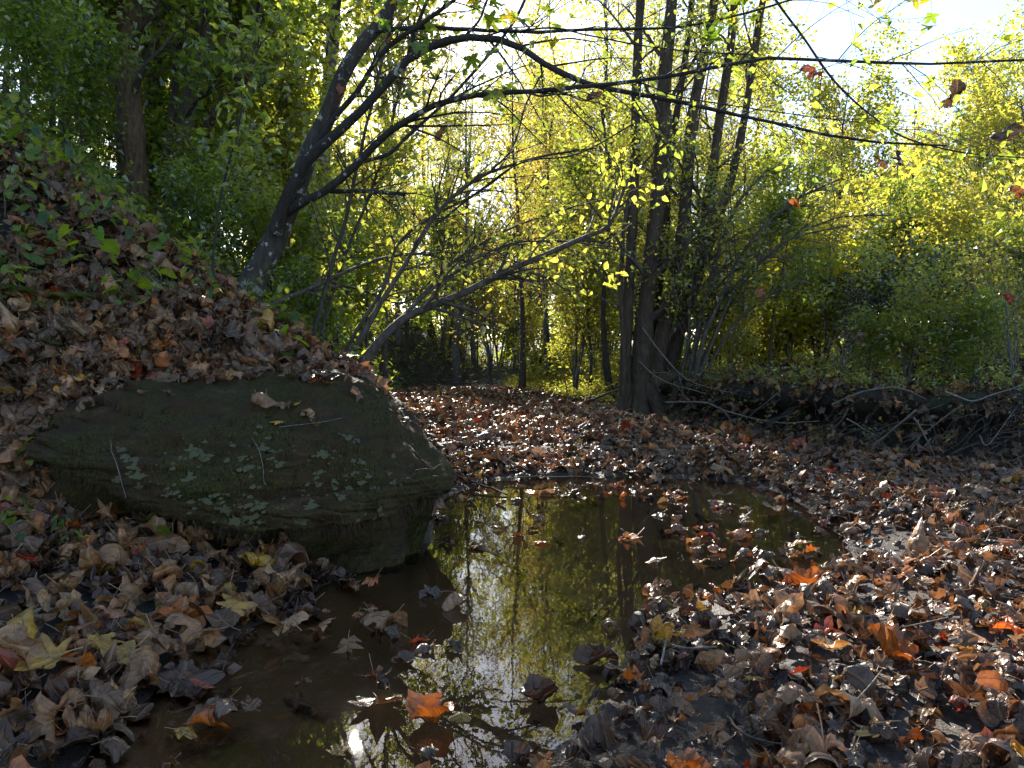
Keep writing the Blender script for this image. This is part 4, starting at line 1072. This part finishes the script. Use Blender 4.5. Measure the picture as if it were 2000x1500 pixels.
def clear(p, r, gap=.12):
    q = p - GL; al = q @ sd; d = np.linalg.norm(q - al[..., None] * sd, axis=-1).min(1) > gap; return p[d], r[d]


def stem_shrub(label, name, base_px, specs, sub, tw, nleaf, barkm, leafm, cat='shrub', size=.06, Ls=.7, rr=.55, t0=.25):
    base = P(*base_px); r = thing(name, label, cat, tuple(base)); ls_ = []
    for k, (pts, y0, y1, w0, w1) in enumerate(specs):
        g = Geo(); a = add_limb(g, yl(pts, y0, y1, w0, w1), seed=int(base_px[0]) + k, s=7); ls_.append(a); part('stem', g, barkm, r, base)
    p, rad = pad(ls_); sb, sr = grow(p, rad, sub, Ls, .7, .12, rng, t0=t0, k=5, rr=rr, droop=.1); sb, sr = clear(sb, sr); tb, tr_ = clear(*grow(sb, sr, tw, Ls * .45, .7, .03, rng, t0=.1, k=3, rr=.6, droop=.08))
    g = Geo(); g.add(*tubes(sb, sr, 4)); g.add(*tubes(tb, tr_, 3))
    if nleaf: V, Fc, col = leafset(tb, nleaf, size * .85, rng, .03, .8, fine=True, gap=.1); g.add(V, Fc, 1, col)
    part('crown', g, [TWIG, leafm], r, base, smooth=False); return r


stem_shrub('many-stemmed shrub arching right over the creek bed from behind the boulder', 'arching_shrub', (680, 750, 4.7), [
    ([(672, 765), (720, 690), (785, 625), (850, 595), (920, 565), (990, 530), (1070, 495), (1140, 465), (1190, 440), (1213, 385), (1226, 350)], 4.7, 4.9, 24, 7),
    ([(650, 745), (700, 668), (738, 600), (790, 520), (850, 420), (930, 350), (1000, 322), (1080, 302), (1165, 290)], 4.75, 4.9, 18, 4),
    ([(648, 735), (700, 640), (750, 560), (775, 480), (840, 425), (930, 378), (1010, 318)], 4.8, 5.2, 11, 5),
    ([(700, 740), (760, 650), (840, 560), (900, 500), (1010, 440), (1130, 400)], 4.8, 5.2, 10, 4),
    ([(780, 625), (850, 560), (940, 500), (1040, 470), (1180, 480)], 4.85, 5.1, 9, 3)], 90, 380, 500, BARK, YGREEN, Ls=.6)
stem_shrub('low thin limb reaching right from the slope under the leaning tree', 'arching_shrub', (500, 604, 4.6), [
    ([(490, 615), (560, 582), (600, 566), (700, 520), (800, 495), (925, 507), (1000, 480), (1120, 470)], 4.8, 6.1, 12, 4),
    ([(600, 566), (690, 560), (780, 590), (830, 560), (900, 470)], 5.2, 5.8, 6, 3)], 40, 150, 420, BARK, YGREEN, Ls=.45)
stem_shrub('two slim upright stems between the leaning tree and the arching shrub', 'slim_tree', (620, 690, 5.2), [
    ([(590, 720), (622, 620), (652, 510), (680, 410), (700, 320), (722, 220), (760, 60), (785, -60)], 5.2, 5.4, 11, 6),
    ([(612, 720), (640, 600), (690, 460), (740, 330), (775, 200), (800, 90), (830, -60)], 5.4, 5.6, 9, 5)], 60, 300, 1500, BARK, YGREEN, 'tree', Ls=.7)
stem_shrub('very thin dark stem standing left of the leaning tree', 'slim_tree', (412, 560, 4.4), [
    ([(412, 590), (425, 430), (447, 320), (480, 190), (502, 90), (520, -40)], 4.4, 4.4, 6, 4)], 20, 100, 500, BARKD, GREEN, 'tree', Ls=.5)
stem_shrub('shrub of thin dark stems fanning out right of the clump', 'fanning_shrub', (1360, 735, 9.6), [
    ([(1355, 745), (1375, 660), (1405, 590), (1460, 480), (1540, 400), (1640, 350)], 9.6, 9.8, 14, 4),
    ([(1345, 745), (1365, 640), (1395, 520), (1440, 400), (1500, 330)], 9.7, 10, 16, 5),
    ([(1370, 745), (1430, 640), (1500, 580), (1580, 540)], 9.6, 9.4, 9, 3), ([(1362, 745), (1440, 560), (1540, 470), (1660, 440)], 9.6, 9.6, 9, 3),
    ([(1330, 745), (1345, 660), (1350, 560), (1380, 420)], 9.8, 10, 11, 4), ([(1350, 745), (1425, 600), (1500, 500), (1620, 430), (1740, 420)], 9.8, 9.9, 8, 3)], 110, 480, 1500, BARK, YGREEN, Ls=.9)

# big trunks on the slope that stand clear of the leaves
for label, pts, Yb, w0, w1, bm in [
    ('thick warm brown trunk with furrowed bark on the upper slope', [(262, 330), (252, 230), (252, 120), (256, 0), (256, -200)], 7.2, 62, 46, BARKW),
    ('grey straight trunk just right of the thick brown one', [(296, 330), (300, 220), (303, 100), (306, 0), (306, -200)], 9.5, 40, 32, BARKG),
    ('dark forked trunk leaning right, beside the grey trunk', [(345, 360), (358, 260), (380, 150), (398, 60), (410, -60)], 7.6, 42, 30, BARK),
    ('bent brown limb-like trunk leaning far right on the slope', [(385, 340), (405, 250), (440, 190), (470, 140), (500, 60), (520, -40)], 8.2, 24, 14, BARKW),
    ('slender dark trunk in the upper left of the slope', [(122, 260), (135, 160), (148, 60), (155, -60)], 9.0, 22, 16, BARK),
    ('mid grey trunk behind the leaning tree', [(632, 440), (634, 330), (640, 200), (652, 60), (660, -60)], 9.5, 36, 24, BARKG),
    ('slim twin trunk right of the dark forked trunk', [(322, 350), (335, 240), (348, 110), (360, 0), (364, -80)], 8.2, 18, 14, BARK)]:
    b = P(pts[0][0], pts[0][1], Yb); b[2] = Hs(b[0], b[1]); r = thing('woodland_tree', label, 'tree', tuple(b), group='trunks on the wooded slope'); g = Geo()
    sp0 = yl(pts, Yb, Yb, w0, w1); q, rd = limb(sp0, 26, .01, int(pts[0][0])); q[0, 2] = min(q[0, 2], b[2]) - .3
    V, Fc = tubes(q[None], rd[None], 16); c = np.repeat(q, 16, 0); V = c + (V - c) * (1 + .12 * fbm(V * np.array([14, 14, 3]), 3, 3))[:, None]; g.add(V, Fc); part('trunk', g, bm, r, b)
    lb, lr = grow(q[None], rd[None], 14, 1.6, 1.0, .2, rng, t0=.3, k=5, rr=.3); lb, lr = clear(lb, lr, .25); sb, sr = clear(*grow(lb, lr, 80, .7, .7, .1, rng, k=4), .25); tb, tr_ = clear(*grow(sb, sr, 450, .3, .7, 0, rng, k=3), .25)
    g = Geo(); g.add(*tubes(lb, lr, 5)); g.add(*tubes(sb, sr, 3)); g.add(*tubes(tb, tr_, 3)); V, Fc, col = leafset(tb, 1500, .085, rng, .07, .9, fine=True, gap=.3); g.add(V, Fc, 1, col)
    part('crown', g, [TWIG, GREEN], r, b, smooth=False)

# ------------------------------------------------------------------ ground cover
def cover(name, region, n, hgt, nleaf, size, leafm, accept=None, lean=.5, stemm=TWIG, fine=False, wid=.3):
    x0, x1, y0, y1 = region; x = rng.uniform(x0, x1, n); y = rng.uniform(y0, y1, n); z, dl, dr, dp = H(x, y, True)
    k = rng.random(n) < (accept(x, y, z, dl, dr, dp) if accept else 1.0); x, y, z = x[k], y[k], z[k]; n = len(x)
    hh = hgt * rng.uniform(.4, 1.3, n); d = rng.normal(size=(n, 3)) * lean; d[:, 2] = 1
    s = np.linspace(0, 1, 4); p = np.stack([x, y, z - .02], 1)[:, None] + d[:, None] * (s[None, :, None] * hh[:, None, None]); p[..., 2] -= .25 * s[None] ** 2 * hh[:, None]
    g = Geo(); g.add(*tubes(p, np.full((n, 4), .0025) * np.array([1, .9, .7, .4]), 3)); V, Fc, col = leafset(p, n * nleaf, size, rng, .025, 1.0, t0=.25, wid=wid, fine=fine); g.add(V, Fc, 1, col)
    link(name, g.mesh(name, [stemm, leafm], smooth=False), kind='stuff')


cover('undergrowth', (.6, 9, 7, 15), 4200, .32, 8, .05, YGREEN, lambda x, y, z, dl, dr, dp: (dr > .05) * np.clip(.35 + .3 * dr, 0, 1) * np.where(fbm2(x, y, .9, 2, 3) > -.25, 1, .25))
cover('undergrowth', (-.6, 3.5, 12.5, 20), 3600, .26, 8, .05, YGREEN, lambda x, y, z, dl, dr, dp: (dr > -.05) * 1.0)
cover('undergrowth', (-7.5, -.4, 4.2, 12), 3400, .26, 7, .055, GREEN, lambda x, y, z, dl, dr, dp: (dl > .15) * np.clip(.1 + .16 * (y - 4), 0, 1) * np.where(fbm2(x, y, 1.2, 2, 8) > -.1, 1, .2))
cover('undergrowth', (-4.6, -1.2, 3.7, 8), 2600, .2, 6, .05, GREEN, lambda x, y, z, dl, dr, dp: (z > 1.15) * np.clip(.25 + .35 * (z - 1.2), 0, 1) * np.where(fbm2(x, y, 1.8, 2, 18) > -.05, 1, .15), lean=.7, fine=True, wid=.42)
cover('undergrowth', (-22, 26, 14, 38), 12000, .6, 8, .1, YGREEN, lambda x, y, z, dl, dr, dp: ((dr > .2) | (dl > .2) | (y > 24)) * 1.0)
cover('undergrowth', (-4.5, -.6, 15, 23), 1500, .35, 8, .06, DARKG, lambda x, y, z, dl, dr, dp: (dl > .1) * 1.0)

cover('undergrowth', (.9, 8, 6, 13), 5200, .24, 7, .045, YGREEN, lambda x, y, z, dl, dr, dp: (dr > .0) * (dr < .55) * .9, lean=.9)


def grass(name, region, n, hgt, acc, m):
    x0, x1, y0, y1 = region; x = rng.uniform(x0, x1, n); y = rng.uniform(y0, y1, n); z, dl, dr, dp = H(x, y, True); k = rng.random(n) < acc(x, y, z, dl, dr, dp); x, y, z = x[k], y[k], z[k]; n = len(x)
    hh = hgt * rng.uniform(.5, 1.3, n); d = rng.normal(size=(n, 3)) * .4; d[:, 2] = 1; s = np.linspace(0, 1, 4); p = np.stack([x, y, z - .01], 1)[:, None] + d[:, None] * (s[None, :, None] * hh[:, None, None])
    p[..., 2] -= .45 * s[None] ** 2 * hh[:, None]; p[..., :2] += (d[:, None, :2] * .6 * s[None, :, None] ** 2 * hh[:, None, None]); sidev = nrm(np.stack([-d[:, 1], d[:, 0], 0 * d[:, 0]], 1)); w_ = np.array([1, .9, .6, .05]) * .0035 * (hgt / .15)
    V = np.stack([p - sidev[:, None] * w_[None, :, None], p + sidev[:, None] * w_[None, :, None]], 2); i = np.arange(n)[:, None] * 8; j = np.arange(3)[None] * 2
    Fc = np.stack([i + j, i + j + 1, i + j + 3, i + j + 2], -1).reshape(-1, 4); g = Geo(); c = np.repeat(rng.random((n, 1)), 8, 0); g.add(V.reshape(-1, 3), Fc, 0, np.concatenate([c, c, c], 1)); link(name, g.mesh(name, m, smooth=False), kind='stuff')


grass('grass', (-.6, 3.5, 13, 21), 16000, .16, lambda x, y, z, dl, dr, dp: (dr > -.25) * 1.0, YGREEN)
grass('grass', (-4.5, -.8, 3.3, 6.5), 1800, .1, lambda x, y, z, dl, dr, dp: (dl > .1) * (fbm2(x, y, 1.5, 2, 70) > .05), GREEN)

# ------------------------------------------------------------------ plants on the slope, one by one


HEART = [live_mesh('heart', 400 + i, c, .3) for i, c in enumerate([(.05, .12, .02), (.09, .16, .02), (.04, .085, .025)])]
OVAL = [live_mesh('oval', 420 + i, c, .35) for i, c in enumerate([(.05, .11, .02), (.08, .14, .03), (.035, .08, .03)])]
BROWN = [leaf_mesh(k, c) for k, c in ((0, 6), (3, 4))]


def make_plant(seed, kind, hh, n, size):
    r_ = np.random.default_rng(seed); t = thing('leafy_plant', 'x', 'plant'); s = np.linspace(0, 1, 8)[:, None]; a = r_.uniform(0, 6.28)
    p = np.array([0, 0, -.03]) + s * [0, 0, hh] + s ** 2 * np.array([math.cos(a), math.sin(a), -.2]) * hh * .5
    g = Geo(); g.add(*tubes(p[None], np.linspace(.0025, .001, 8)[None], 4)); M_ = HEART if kind == 'heart' else OVAL; spots = []
    for k in range(n):
        f = .3 + .7 * (k + 1) / n; b = np.array([np.interp(f, s[:, 0], p[:, c]) for c in range(3)]); az = k * (2.4 if kind == 'heart' else pi) + (k // 2) * 1.4 + r_.normal() * .3
        d = np.array([math.cos(az), math.sin(az), .25]); q = b + d * size * .5; g.add(*tubes(np.array([b, (b + q) / 2 + [0, 0, .004], q])[None], np.full((1, 3), .001), 3)); spots.append((q, az))
    link('stem', g.mesh('stem', TWIG_GREEN), t)
    for q, az in spots:
        o = link('leaf', M_[r_.integers(3)], t); z = size * r_.uniform(.7, 1.25); o.scale = (z, z, z); o.rotation_euler = (r_.uniform(-1.25, -.25), r_.normal() * .3, az - pi / 2)
        o.location = Vector(q) + Vector((math.cos(az), math.sin(az), 0)) * z * .42
    return t


TWIG_GREEN = plain('green_stem', (.05, .07, .02), .6, (.09, .1, .03))
FERNM = GREEN


def make_fern(seed, n, L0):
    r_ = np.random.default_rng(seed); t = thing('fern', 'x', 'fern')
    for k in range(n):
        az = k * 6.28 / n + r_.normal() * .3; g = Geo(); s = np.linspace(0, 1, 12); p = np.stack([np.cos(az) * s * L0 * .85, np.sin(az) * s * L0 * .85, L0 * (.9 * s - .75 * s ** 2)], 1); g.add(*tubes(p[None], np.linspace(.002, .0006, 12)[None], 3))
        V = []; Fc = []; sd_ = np.array([-math.sin(az), math.cos(az), 0]); m = 17
        for j in range(m):
            f = .12 + .86 * j / m; b = np.array([np.interp(f, s, p[:, c]) for c in range(3)]); ln_ = L0 * .24 * math.sin(pi * min(1, f * .95 + .12)) ** .7; fw = np.array([math.cos(az), math.sin(az), -.1])
            for sg in (1, -1):
                i0 = len(V); w_ = L0 * .022; tip = b + sd_ * sg * ln_ + fw * ln_ * .3 + [0, 0, -.1 * ln_]; V += [b - fw * w_, (b + tip) / 2 - fw * w_, tip, (b + tip) / 2 + fw * w_, b + fw * w_]; Fc += [[i0, i0 + 1, i0 + 3, i0 + 4], [i0 + 1, i0 + 2, i0 + 3, i0 + 3]]
        V = np.array(V); q = np.array([f_ for f_ in Fc if f_[2] != f_[3]]); tri = np.array([f_[:3] for f_ in Fc if f_[2] == f_[3]]); c0 = np.full((len(V), 3), r_.random()); g.add(V, q, 1, c0); g.F[3].append(tri + g.n - len(V)); g.M[3].append(np.full(len(tri), 1))
        link('frond', g.mesh('frond', [TWIG_GREEN, FERNM], smooth=False), t)
    return t


PB = {'heart': make_plant(1, 'heart', .2, 7, .06), 'heart_low': make_plant(2, 'heart', .09, 6, .055), 'oval': make_plant(3, 'oval', .26, 12, .06), 'oval_tall': make_plant(4, 'oval', .36, 16, .055), 'fern': make_fern(5, 8, .2)}
first = {k: True for k in PB}
PW = {'heart': 'upright heart-leaved green plant', 'heart_low': 'low plant with rounded blue-green leaves', 'oval': 'plant with narrow paired leaves', 'oval_tall': 'tall stem with many narrow leaves', 'fern': 'small green fern'}


def put(kind, u, v, where, s=1.0):
    p = hit(u, v)
    if p is None: return
    if first[kind]: o = PB[kind]; first[kind] = False
    else: o = dup(PB[kind])
    o['label'] = f"{PW[kind]} {where}"; o['category'] = 'fern' if kind == 'fern' else 'plant'; o['group'] = 'small green plants on the slope'
    o.location = p; o.rotation_euler = (rng.normal() * .1, rng.normal() * .1, rng.uniform(0, 6.28)); o.scale = (s, s, s)


for kind, u, v, where, s in [
    ('heart', 195, 560, 'with one glowing leaf on the mid slope', 1.1), ('heart', 350, 490, 'halfway between slope edge and leaning tree', 1.0), ('heart', 325, 555, 'with bright leaves left of the leaning tree foot', 1.1),
    ('heart', 335, 600, 'just above the leaf bank over the boulder', .9), ('heart', 115, 540, 'at mid height on the left slope', .9), ('oval', 100, 490, 'on the slope near the picture edge', 1.0), ('oval', 40, 580, 'low at the left edge of the slope', 1.1),
    ('heart_low', 45, 625, 'at the left edge above the boulder', 1.4), ('heart_low', 65, 695, 'among brown leaves above the boulder', 1.4), ('oval', 255, 505, 'in the middle of the leafy slope', .9), ('heart', 285, 620, 'over the left part of the boulder', .9),
    ('oval', 215, 620, 'leaning over litter above the boulder', .8), ('heart_low', 480, 590, 'at the foot of the leaning tree', 1.2), ('heart', 505, 600, 'just right of the leaning tree foot', .8), ('oval', 430, 610, 'left below the leaning tree foot', .8),
    ('heart_low', 75, 235, 'highest on the slope with big round leaves', 1.5), ('heart', 30, 240, 'in the top left corner of the slope', 1.2), ('oval_tall', 150, 450, 'below the highest leaves of the slope', .8), ('heart', 180, 470, 'with pale leaves on the upper slope', .9),
    ('oval_tall', 240, 430, 'on the upper slope below the thick trunk', .8), ('heart', 300, 400, 'below the dark forked trunk', 1.1), ('oval_tall', 200, 350, 'beside the red leaves high on the slope', .8), ('heart_low', 460, 665, 'on the litter right above the boulder', 1.1),
    ('oval', 560, 670, 'above the right part of the boulder', .9), ('heart', 590, 655, 'between boulder top and slim stems', .9), ('heart_low', 545, 700, 'tucked in leaves on the boulder top edge', 1.1), ('oval', 640, 620, 'among the slim upright stems', 1.0),
    ('fern', 690, 700, 'at the foot of the arching shrub', 1.0), ('fern', 640, 560, 'behind the slim upright stems', 1.3), ('fern', 560, 560, 'right of the leaning trunk', 1.3), ('fern', 90, 590, 'at the left edge of the slope', .9), ('fern', 520, 640, 'between leaning tree and boulder', 1.0),
    ('heart', 600, 610, 'under the low thin limb', 1.0), ('oval_tall', 670, 640, 'sunlit beside the arching shrub', .8), ('heart_low', 115, 1020, 'in the pile left of the boulder', 1.1), ('heart_low', 265, 1085, 'under the boulder overhang', 1.0),
    ('oval', 140, 1100, 'poking out of the leaf pile', .5), ('oval', 40, 1080, 'at the left edge below the boulder', .7), ('heart_low', 25, 880, 'left of the boulder by the edge', 1.0), ('oval', 65, 930, 'on the steep bank left of the boulder', .7),
    ('oval', 180, 400, 'left under the thick trunk', 1.0), ('heart', 390, 420, 'on the slope left of the leaning trunk', 1.1), ('oval_tall', 420, 480, 'close left of the leaning trunk', .8), ('heart', 440, 540, 'near the base of the leaning trunk', 1.0),
    ('oval', 10, 430, 'dark at the left picture edge', 1.1), ('heart', 90, 380, 'on the shaded upper slope', 1.1), ('oval', 60, 320, 'below the top left corner', 1.1), ('heart', 140, 300, 'on the slope below the slender trunk', 1.1)]:
    put(kind, u, v, where, s * 1.55)
for k, (x, y, s) in enumerate([(-.72, 4.15, .8), (-.62, 4.25, .9), (-.58, 4.45, .7), (-.8, 4.6, 1.0), (-.66, 4.7, .9)]):
    o = dup(PB[['heart', 'oval'][k % 2]], f"bright green plant behind the boulder's right shoulder, {ORD[k]} of five", 'plants behind the boulder'); o.location = (x, y, max(Hs(x, y), .3)); o.scale = (s, s, s); o.rotation_euler = (0, 0, k * 1.3)

# leaves caught on the branches
for k, (u, v, Y_, kk, c, s, w_) in enumerate([(1870, 185, 3.7, 9, 3, .13, 'dark folded dead leaf hanging high on the right'), (1590, 148, 3.8, 2, 6, .09, 'small red dead leaf caught on an arching branch'), (1755, 312, 3.8, 10, 3, .09, 'blackish curled leaf hanging from a twig'),
        (1716, 316, 3.8, 1, 2, .09, 'brown lobed dead leaf beside the blackish curled one'), (1965, 262, 3.7, 8, 2, .11, 'brown folded dead leaf hanging at the right edge'), (668, 186, 4.6, 2, 6, .1, 'red-brown dead leaf caught against the leaning trunk'),
        (768, 72, 4.5, 11, 6, .08, 'dark red dead leaf hanging under the top limb'), (865, 262, 4.6, 9, 2, .1, 'folded brown leaf dangling over the arching limb'), (1552, 402, 3.9, 0, 4, .07, 'small orange-brown leaf hanging in the middle twigs'),
        (1995, 382, 3.7, 2, 4, .08, 'orange leaf hanging at the right picture edge'), (1160, 190, 4.1, 12, 3, .07, 'small dark leaf under the long arching branch'), (545, 835 - 560, 4.6, 0, 2, .07, 'brown leaf stuck left of the leaning trunk'),
        (1680, 660, 7.5, 9, 3, .12, 'dark dead leaf hanging before the dark shrub'), (1965, 585, 5.5, 9, 6, .12, 'dark reddish leaf caught in twigs at right'), (1485, 573, 7.0, 3, 6, .09, 'red-brown leaf above the fanning shrub')]):
    o = link('caught_leaf', leaf_mesh(kk, c)); o.location = P(u, v, Y_); o.scale = (s, s, s); o.rotation_euler = (rng.uniform(.8, 2.2), rng.uniform(-.5, .5), rng.uniform(-1, 1)); o['label'] = w_; o['category'] = 'leaf'; o['group'] = 'dead leaves caught in the branches'

# ------------------------------------------------------------------ red seedling leaves on the slope
for k, (u, v, s) in enumerate([(150, 300, .11), (185, 310, .12), (205, 312, .1), (175, 345, .09), (200, 365, .1), (207, 388, .1), (262, 520, .1), (355, 445, .08), (495, 630, .1), (345, 432, .1)]):
    p = hit(u, v)
    o = link('fallen_leaf', leaf_mesh([0, 3, 1, 5][k % 4] if k % 4 else 0, 6 if k % 3 else 4)); o.location = p + np.array([0, -.03, .03]); o.scale = (s, s, s); o.rotation_euler = (.9, rng.normal() * .4, rng.uniform(0, 6)); o['category'] = 'leaf'
    o['label'] = f"red leaf glowing on the slope, {['top', 'second', 'third', 'fourth', 'fifth', 'sixth', 'seventh', 'eighth', 'ninth', 'tenth'][k]} of ten"; o['group'] = 'glowing red leaves on the slope'

# ------------------------------------------------------------------ dead wood
def stick(name, label, cat, pts, r0, r1, m, group=None, forks=0):
    pts = np.array(pts, float); b = pts[0]; q = catmull(pts, 22); q[1:] += fbm(q[1:] * 9, 2, int(abs(b[0]) * 100))[:, None] * .008; g = Geo(); rd = np.linspace(r0, r1, 22); g.add(*tubes(q[None], rd[None], 7))
    if forks:
        f, fr_ = grow(q[None], rd[None], forks, np.linalg.norm(pts[-1] - pts[0]) * .35, .6, .1, rng, t0=.3, k=5, rr=.6); g.add(*tubes(f, fr_, 5))
    me = g.mesh(name, m); me.transform(Matrix.Translation(-Vector(b))); o = link(name, me, label=label, category=cat, group=group); o.location = b; return o


yb = lambda u: np.interp(u, [1100, 1300, 1500, 1700, 1850, 2000, 2100], [11.6, 9.6, 8.3, 7.35, 6.95, 6.6, 6.4])
dead = [([(1520, 767), (1457, 818)], 5, 'short pale stick slanting down the cut bank below the shrubs'), ([(1657, 797), (1640, 825), (1610, 846)], 6, 'pale forked stick hanging low over the dark undercut'),
        ([(1790, 800), (1730, 850), (1674, 898)], 7, 'longest pale stick slanting across the dark undercut'), ([(1653, 818), (1716, 853)], 5, 'pale stick crossing behind the longest one'),
        ([(1818, 856), (1788, 895)], 5, 'short pale stick reaching down near the water'), ([(1785, 815), (1818, 874), (1832, 909)], 5, 'bent grey stick with its tip in the litter'), ([(2010, 885), (1968, 905)], 6, 'white stick end at the right picture edge'),
        ([(1912, 850), (1930, 867), (1982, 800)], 5, 'v-shaped pale root in the far right tangle'), ([(1300, 786), (1373, 786), (1422, 804), (1510, 825), (1600, 823)], 7, 'long thin branch lying along the bank below the clump'),
        ([(1625, 790), (1685, 765), (1755, 758), (1807, 780)], 6, 'arched grey branch on the bank edge'), ([(1846, 765), (1895, 783), (1944, 769), (2000, 750)], 7, 'sagging grey branch at the right end of the bank'), ([(1100, 800), (1170, 775), (1240, 748)], 10, 'root snaking left from the clump down to the bar'),
        ([(1230, 690), (1290, 740), (1380, 770)], 6, 'thin branch fallen across the foot of the clump'), ([(1255, 640), (1300, 700), (1350, 745), (1440, 770)], 5, 'dead twig leaning on the clump foot'), ([(1880, 790), (1800, 850), (1750, 905)], 5, 'grey twig dropping into the channel')]
for pts, wpx, lab in dead:
    wpx = wpx * .62
    pp = [P(u, v, yb(u) - .25 + .06 * i) for i, (u, v) in enumerate(pts)]; r_ = wpx / 2 * pp[0][1] / F_PX; stick('dead_branch', lab, 'branch', pp, r_, r_ * .45, DRY, 'dead branches and roots along the cut bank', 3)
g = Geo(); n = 330; u = rng.uniform(1080, 2150, n); x0 = (u - 1000) / F_PX * yb(u); y0 = yb(u); zt = rng.uniform(.15, .62, n) * np.where(u < 1350, .75, 1); k_ = 7; s = np.linspace(0, 1, k_)
dirs = np.stack([rng.normal(size=n) * .9 - .2, -rng.uniform(0, .5, n), -rng.uniform(-.1, 1.0, n)], 1); ln_ = rng.uniform(.15, .75, n)
pp = np.stack([x0, y0 + rng.uniform(-.05, .3, n), zt], 1)[:, None] + dirs[:, None] * s[None, :, None] * ln_[:, None, None] + np.cumsum(rng.normal(size=(n, k_, 3)) * .022, 1); pp[..., 2] -= .25 * (s ** 2)[None] * ln_[:, None]; pp[..., 2] = np.maximum(pp[..., 2], -.03)
g.add(*tubes(pp, np.linspace(1, .35, k_)[None] * rng.uniform(.0012, .0042, n)[:, None], 4)); link('root_tangle', g.mesh('root_tangle', TWIG), kind='stuff')
g = Geo(); n = 500; x0 = rng.uniform(-3.2, -.7, n); y0 = rng.uniform(17.5, 23, n); dirs = rng.normal(size=(n, 3)); ln_ = rng.uniform(.2, 1.1, n); pp = np.stack([x0, y0, H(x0, y0) + rng.uniform(0, .35, n)], 1)[:, None] + dirs[:, None] * [1, .5, .5] * s[None, :, None] * ln_[:, None, None] + np.cumsum(rng.normal(size=(n, k_, 3)) * .03, 1)
g.add(*tubes(pp, np.linspace(1, .35, k_)[None] * rng.uniform(.003, .01, n)[:, None], 4)); link('brushwood', g.mesh('brushwood', BARK), kind='stuff')
stick('stick', 'dark stick lying from the boulder into the far pool edge', 'stick', [G(800, 885, .2), G(860, 915, .1), G(920, 940, .05), G(990, 966, .01)], .012, .006, BARKD, None, 3)
stick('sunken_branch', 'waterlogged branch lying under the water of the pool', 'branch', [G(925, 1065, .0), G(985, 1098, -.02), G(1070, 1150, -.035), G(1160, 1205, -.05)], .022, .016, BARKW)
stick('log', 'weathered mossy log half buried in the leaf litter at right', 'log', [G(1800, 1108, .05), G(1900, 1135, .07), G(2010, 1175, .06)], .03, .045, BARKM)
stick('sunken_branch', 'pale log lying flat at the channel edge by the bar', 'log', [G(1490, 868, .03), G(1560, 880, .02), G(1620, 893, .02), G(1700, 903, .01)], .022, .014, BARKW)
for k, (a, b, c, lab) in enumerate([((1270, 1235), (1330, 1260), (1400, 1262), 'dark twig among wet leaves at the pool edge'), ((1540, 1180), (1600, 1200), (1760, 1140), 'branched twig lying right of the pool'), ((1620, 1215), (1700, 1200), (1800, 1205), 'straight twig on dark litter right of the pool'),
        ((1650, 1190), (1690, 1250), (1760, 1290), 'twig pointing to the camera in the litter'), ((1740, 1160), (1770, 1110), (1830, 1060), 'thin twig rising beside the mossy log'), ((1890, 1370), (1900, 1345), (1935, 1345), 'curved pale stalk at the bare sand patch'),
        ((1290, 1300), (1300, 1240), (1280, 1220), 'short upright stalk by the bare mud'), ((960, 935), (1060, 930), (1180, 934), 'thin twig along the far pool edge'), ((1560, 1290), (1650, 1300), (1740, 1330), 'dark twig crossing the middle litter'), ((1420, 1400), (1460, 1440), (1530, 1450), 'small twig near the yellow maple leaf')]):
    zz = .07 if a[0] > 1200 else .03; stick('fallen_twig', lab, 'twig', [G(*a, zz), G(*b, zz + .02), G(*c, zz + .01)], .004, .002, TWIG if k % 2 else DRY, 'twigs on the leaf litter', 2)
for k, (pts, lab) in enumerate([([(250, 970), (228, 910), (215, 865)], 'pale curved stalk hanging down the left face of the boulder'), ([(520, 945), (510, 900), (495, 860)], 'thin pale stalk on the middle face of the boulder'), ([(535, 1090), (520, 1045), (515, 1020)], 'green stalk drooping below the boulder overhang'),
        ([(545, 840), (610, 832), (668, 820)], 'slender twig lying on top of the boulder')]):
    pp = []
    for (u, v) in pts:
        p, nn = on_boulder(u, v); pp.append(p + nn * .012)
    stick('stalk', lab, 'stalk', pp, .0022, .0012, DRY, 'stalks on the boulder')
o = link('fallen_leaf', leaf_mesh(9, 0), label='tan leaf standing on edge under the boulder overhang', category='leaf'); p, nn = on_boulder(548, 1065); o.location = p + nn * .04; o.scale = (.09,) * 3; o.rotation_euler = (1.3, .4, .5)
print('unique tris', sum(len(m.polygons) for m in bpy.data.meshes), 'objs', len(bpy.data.objects))
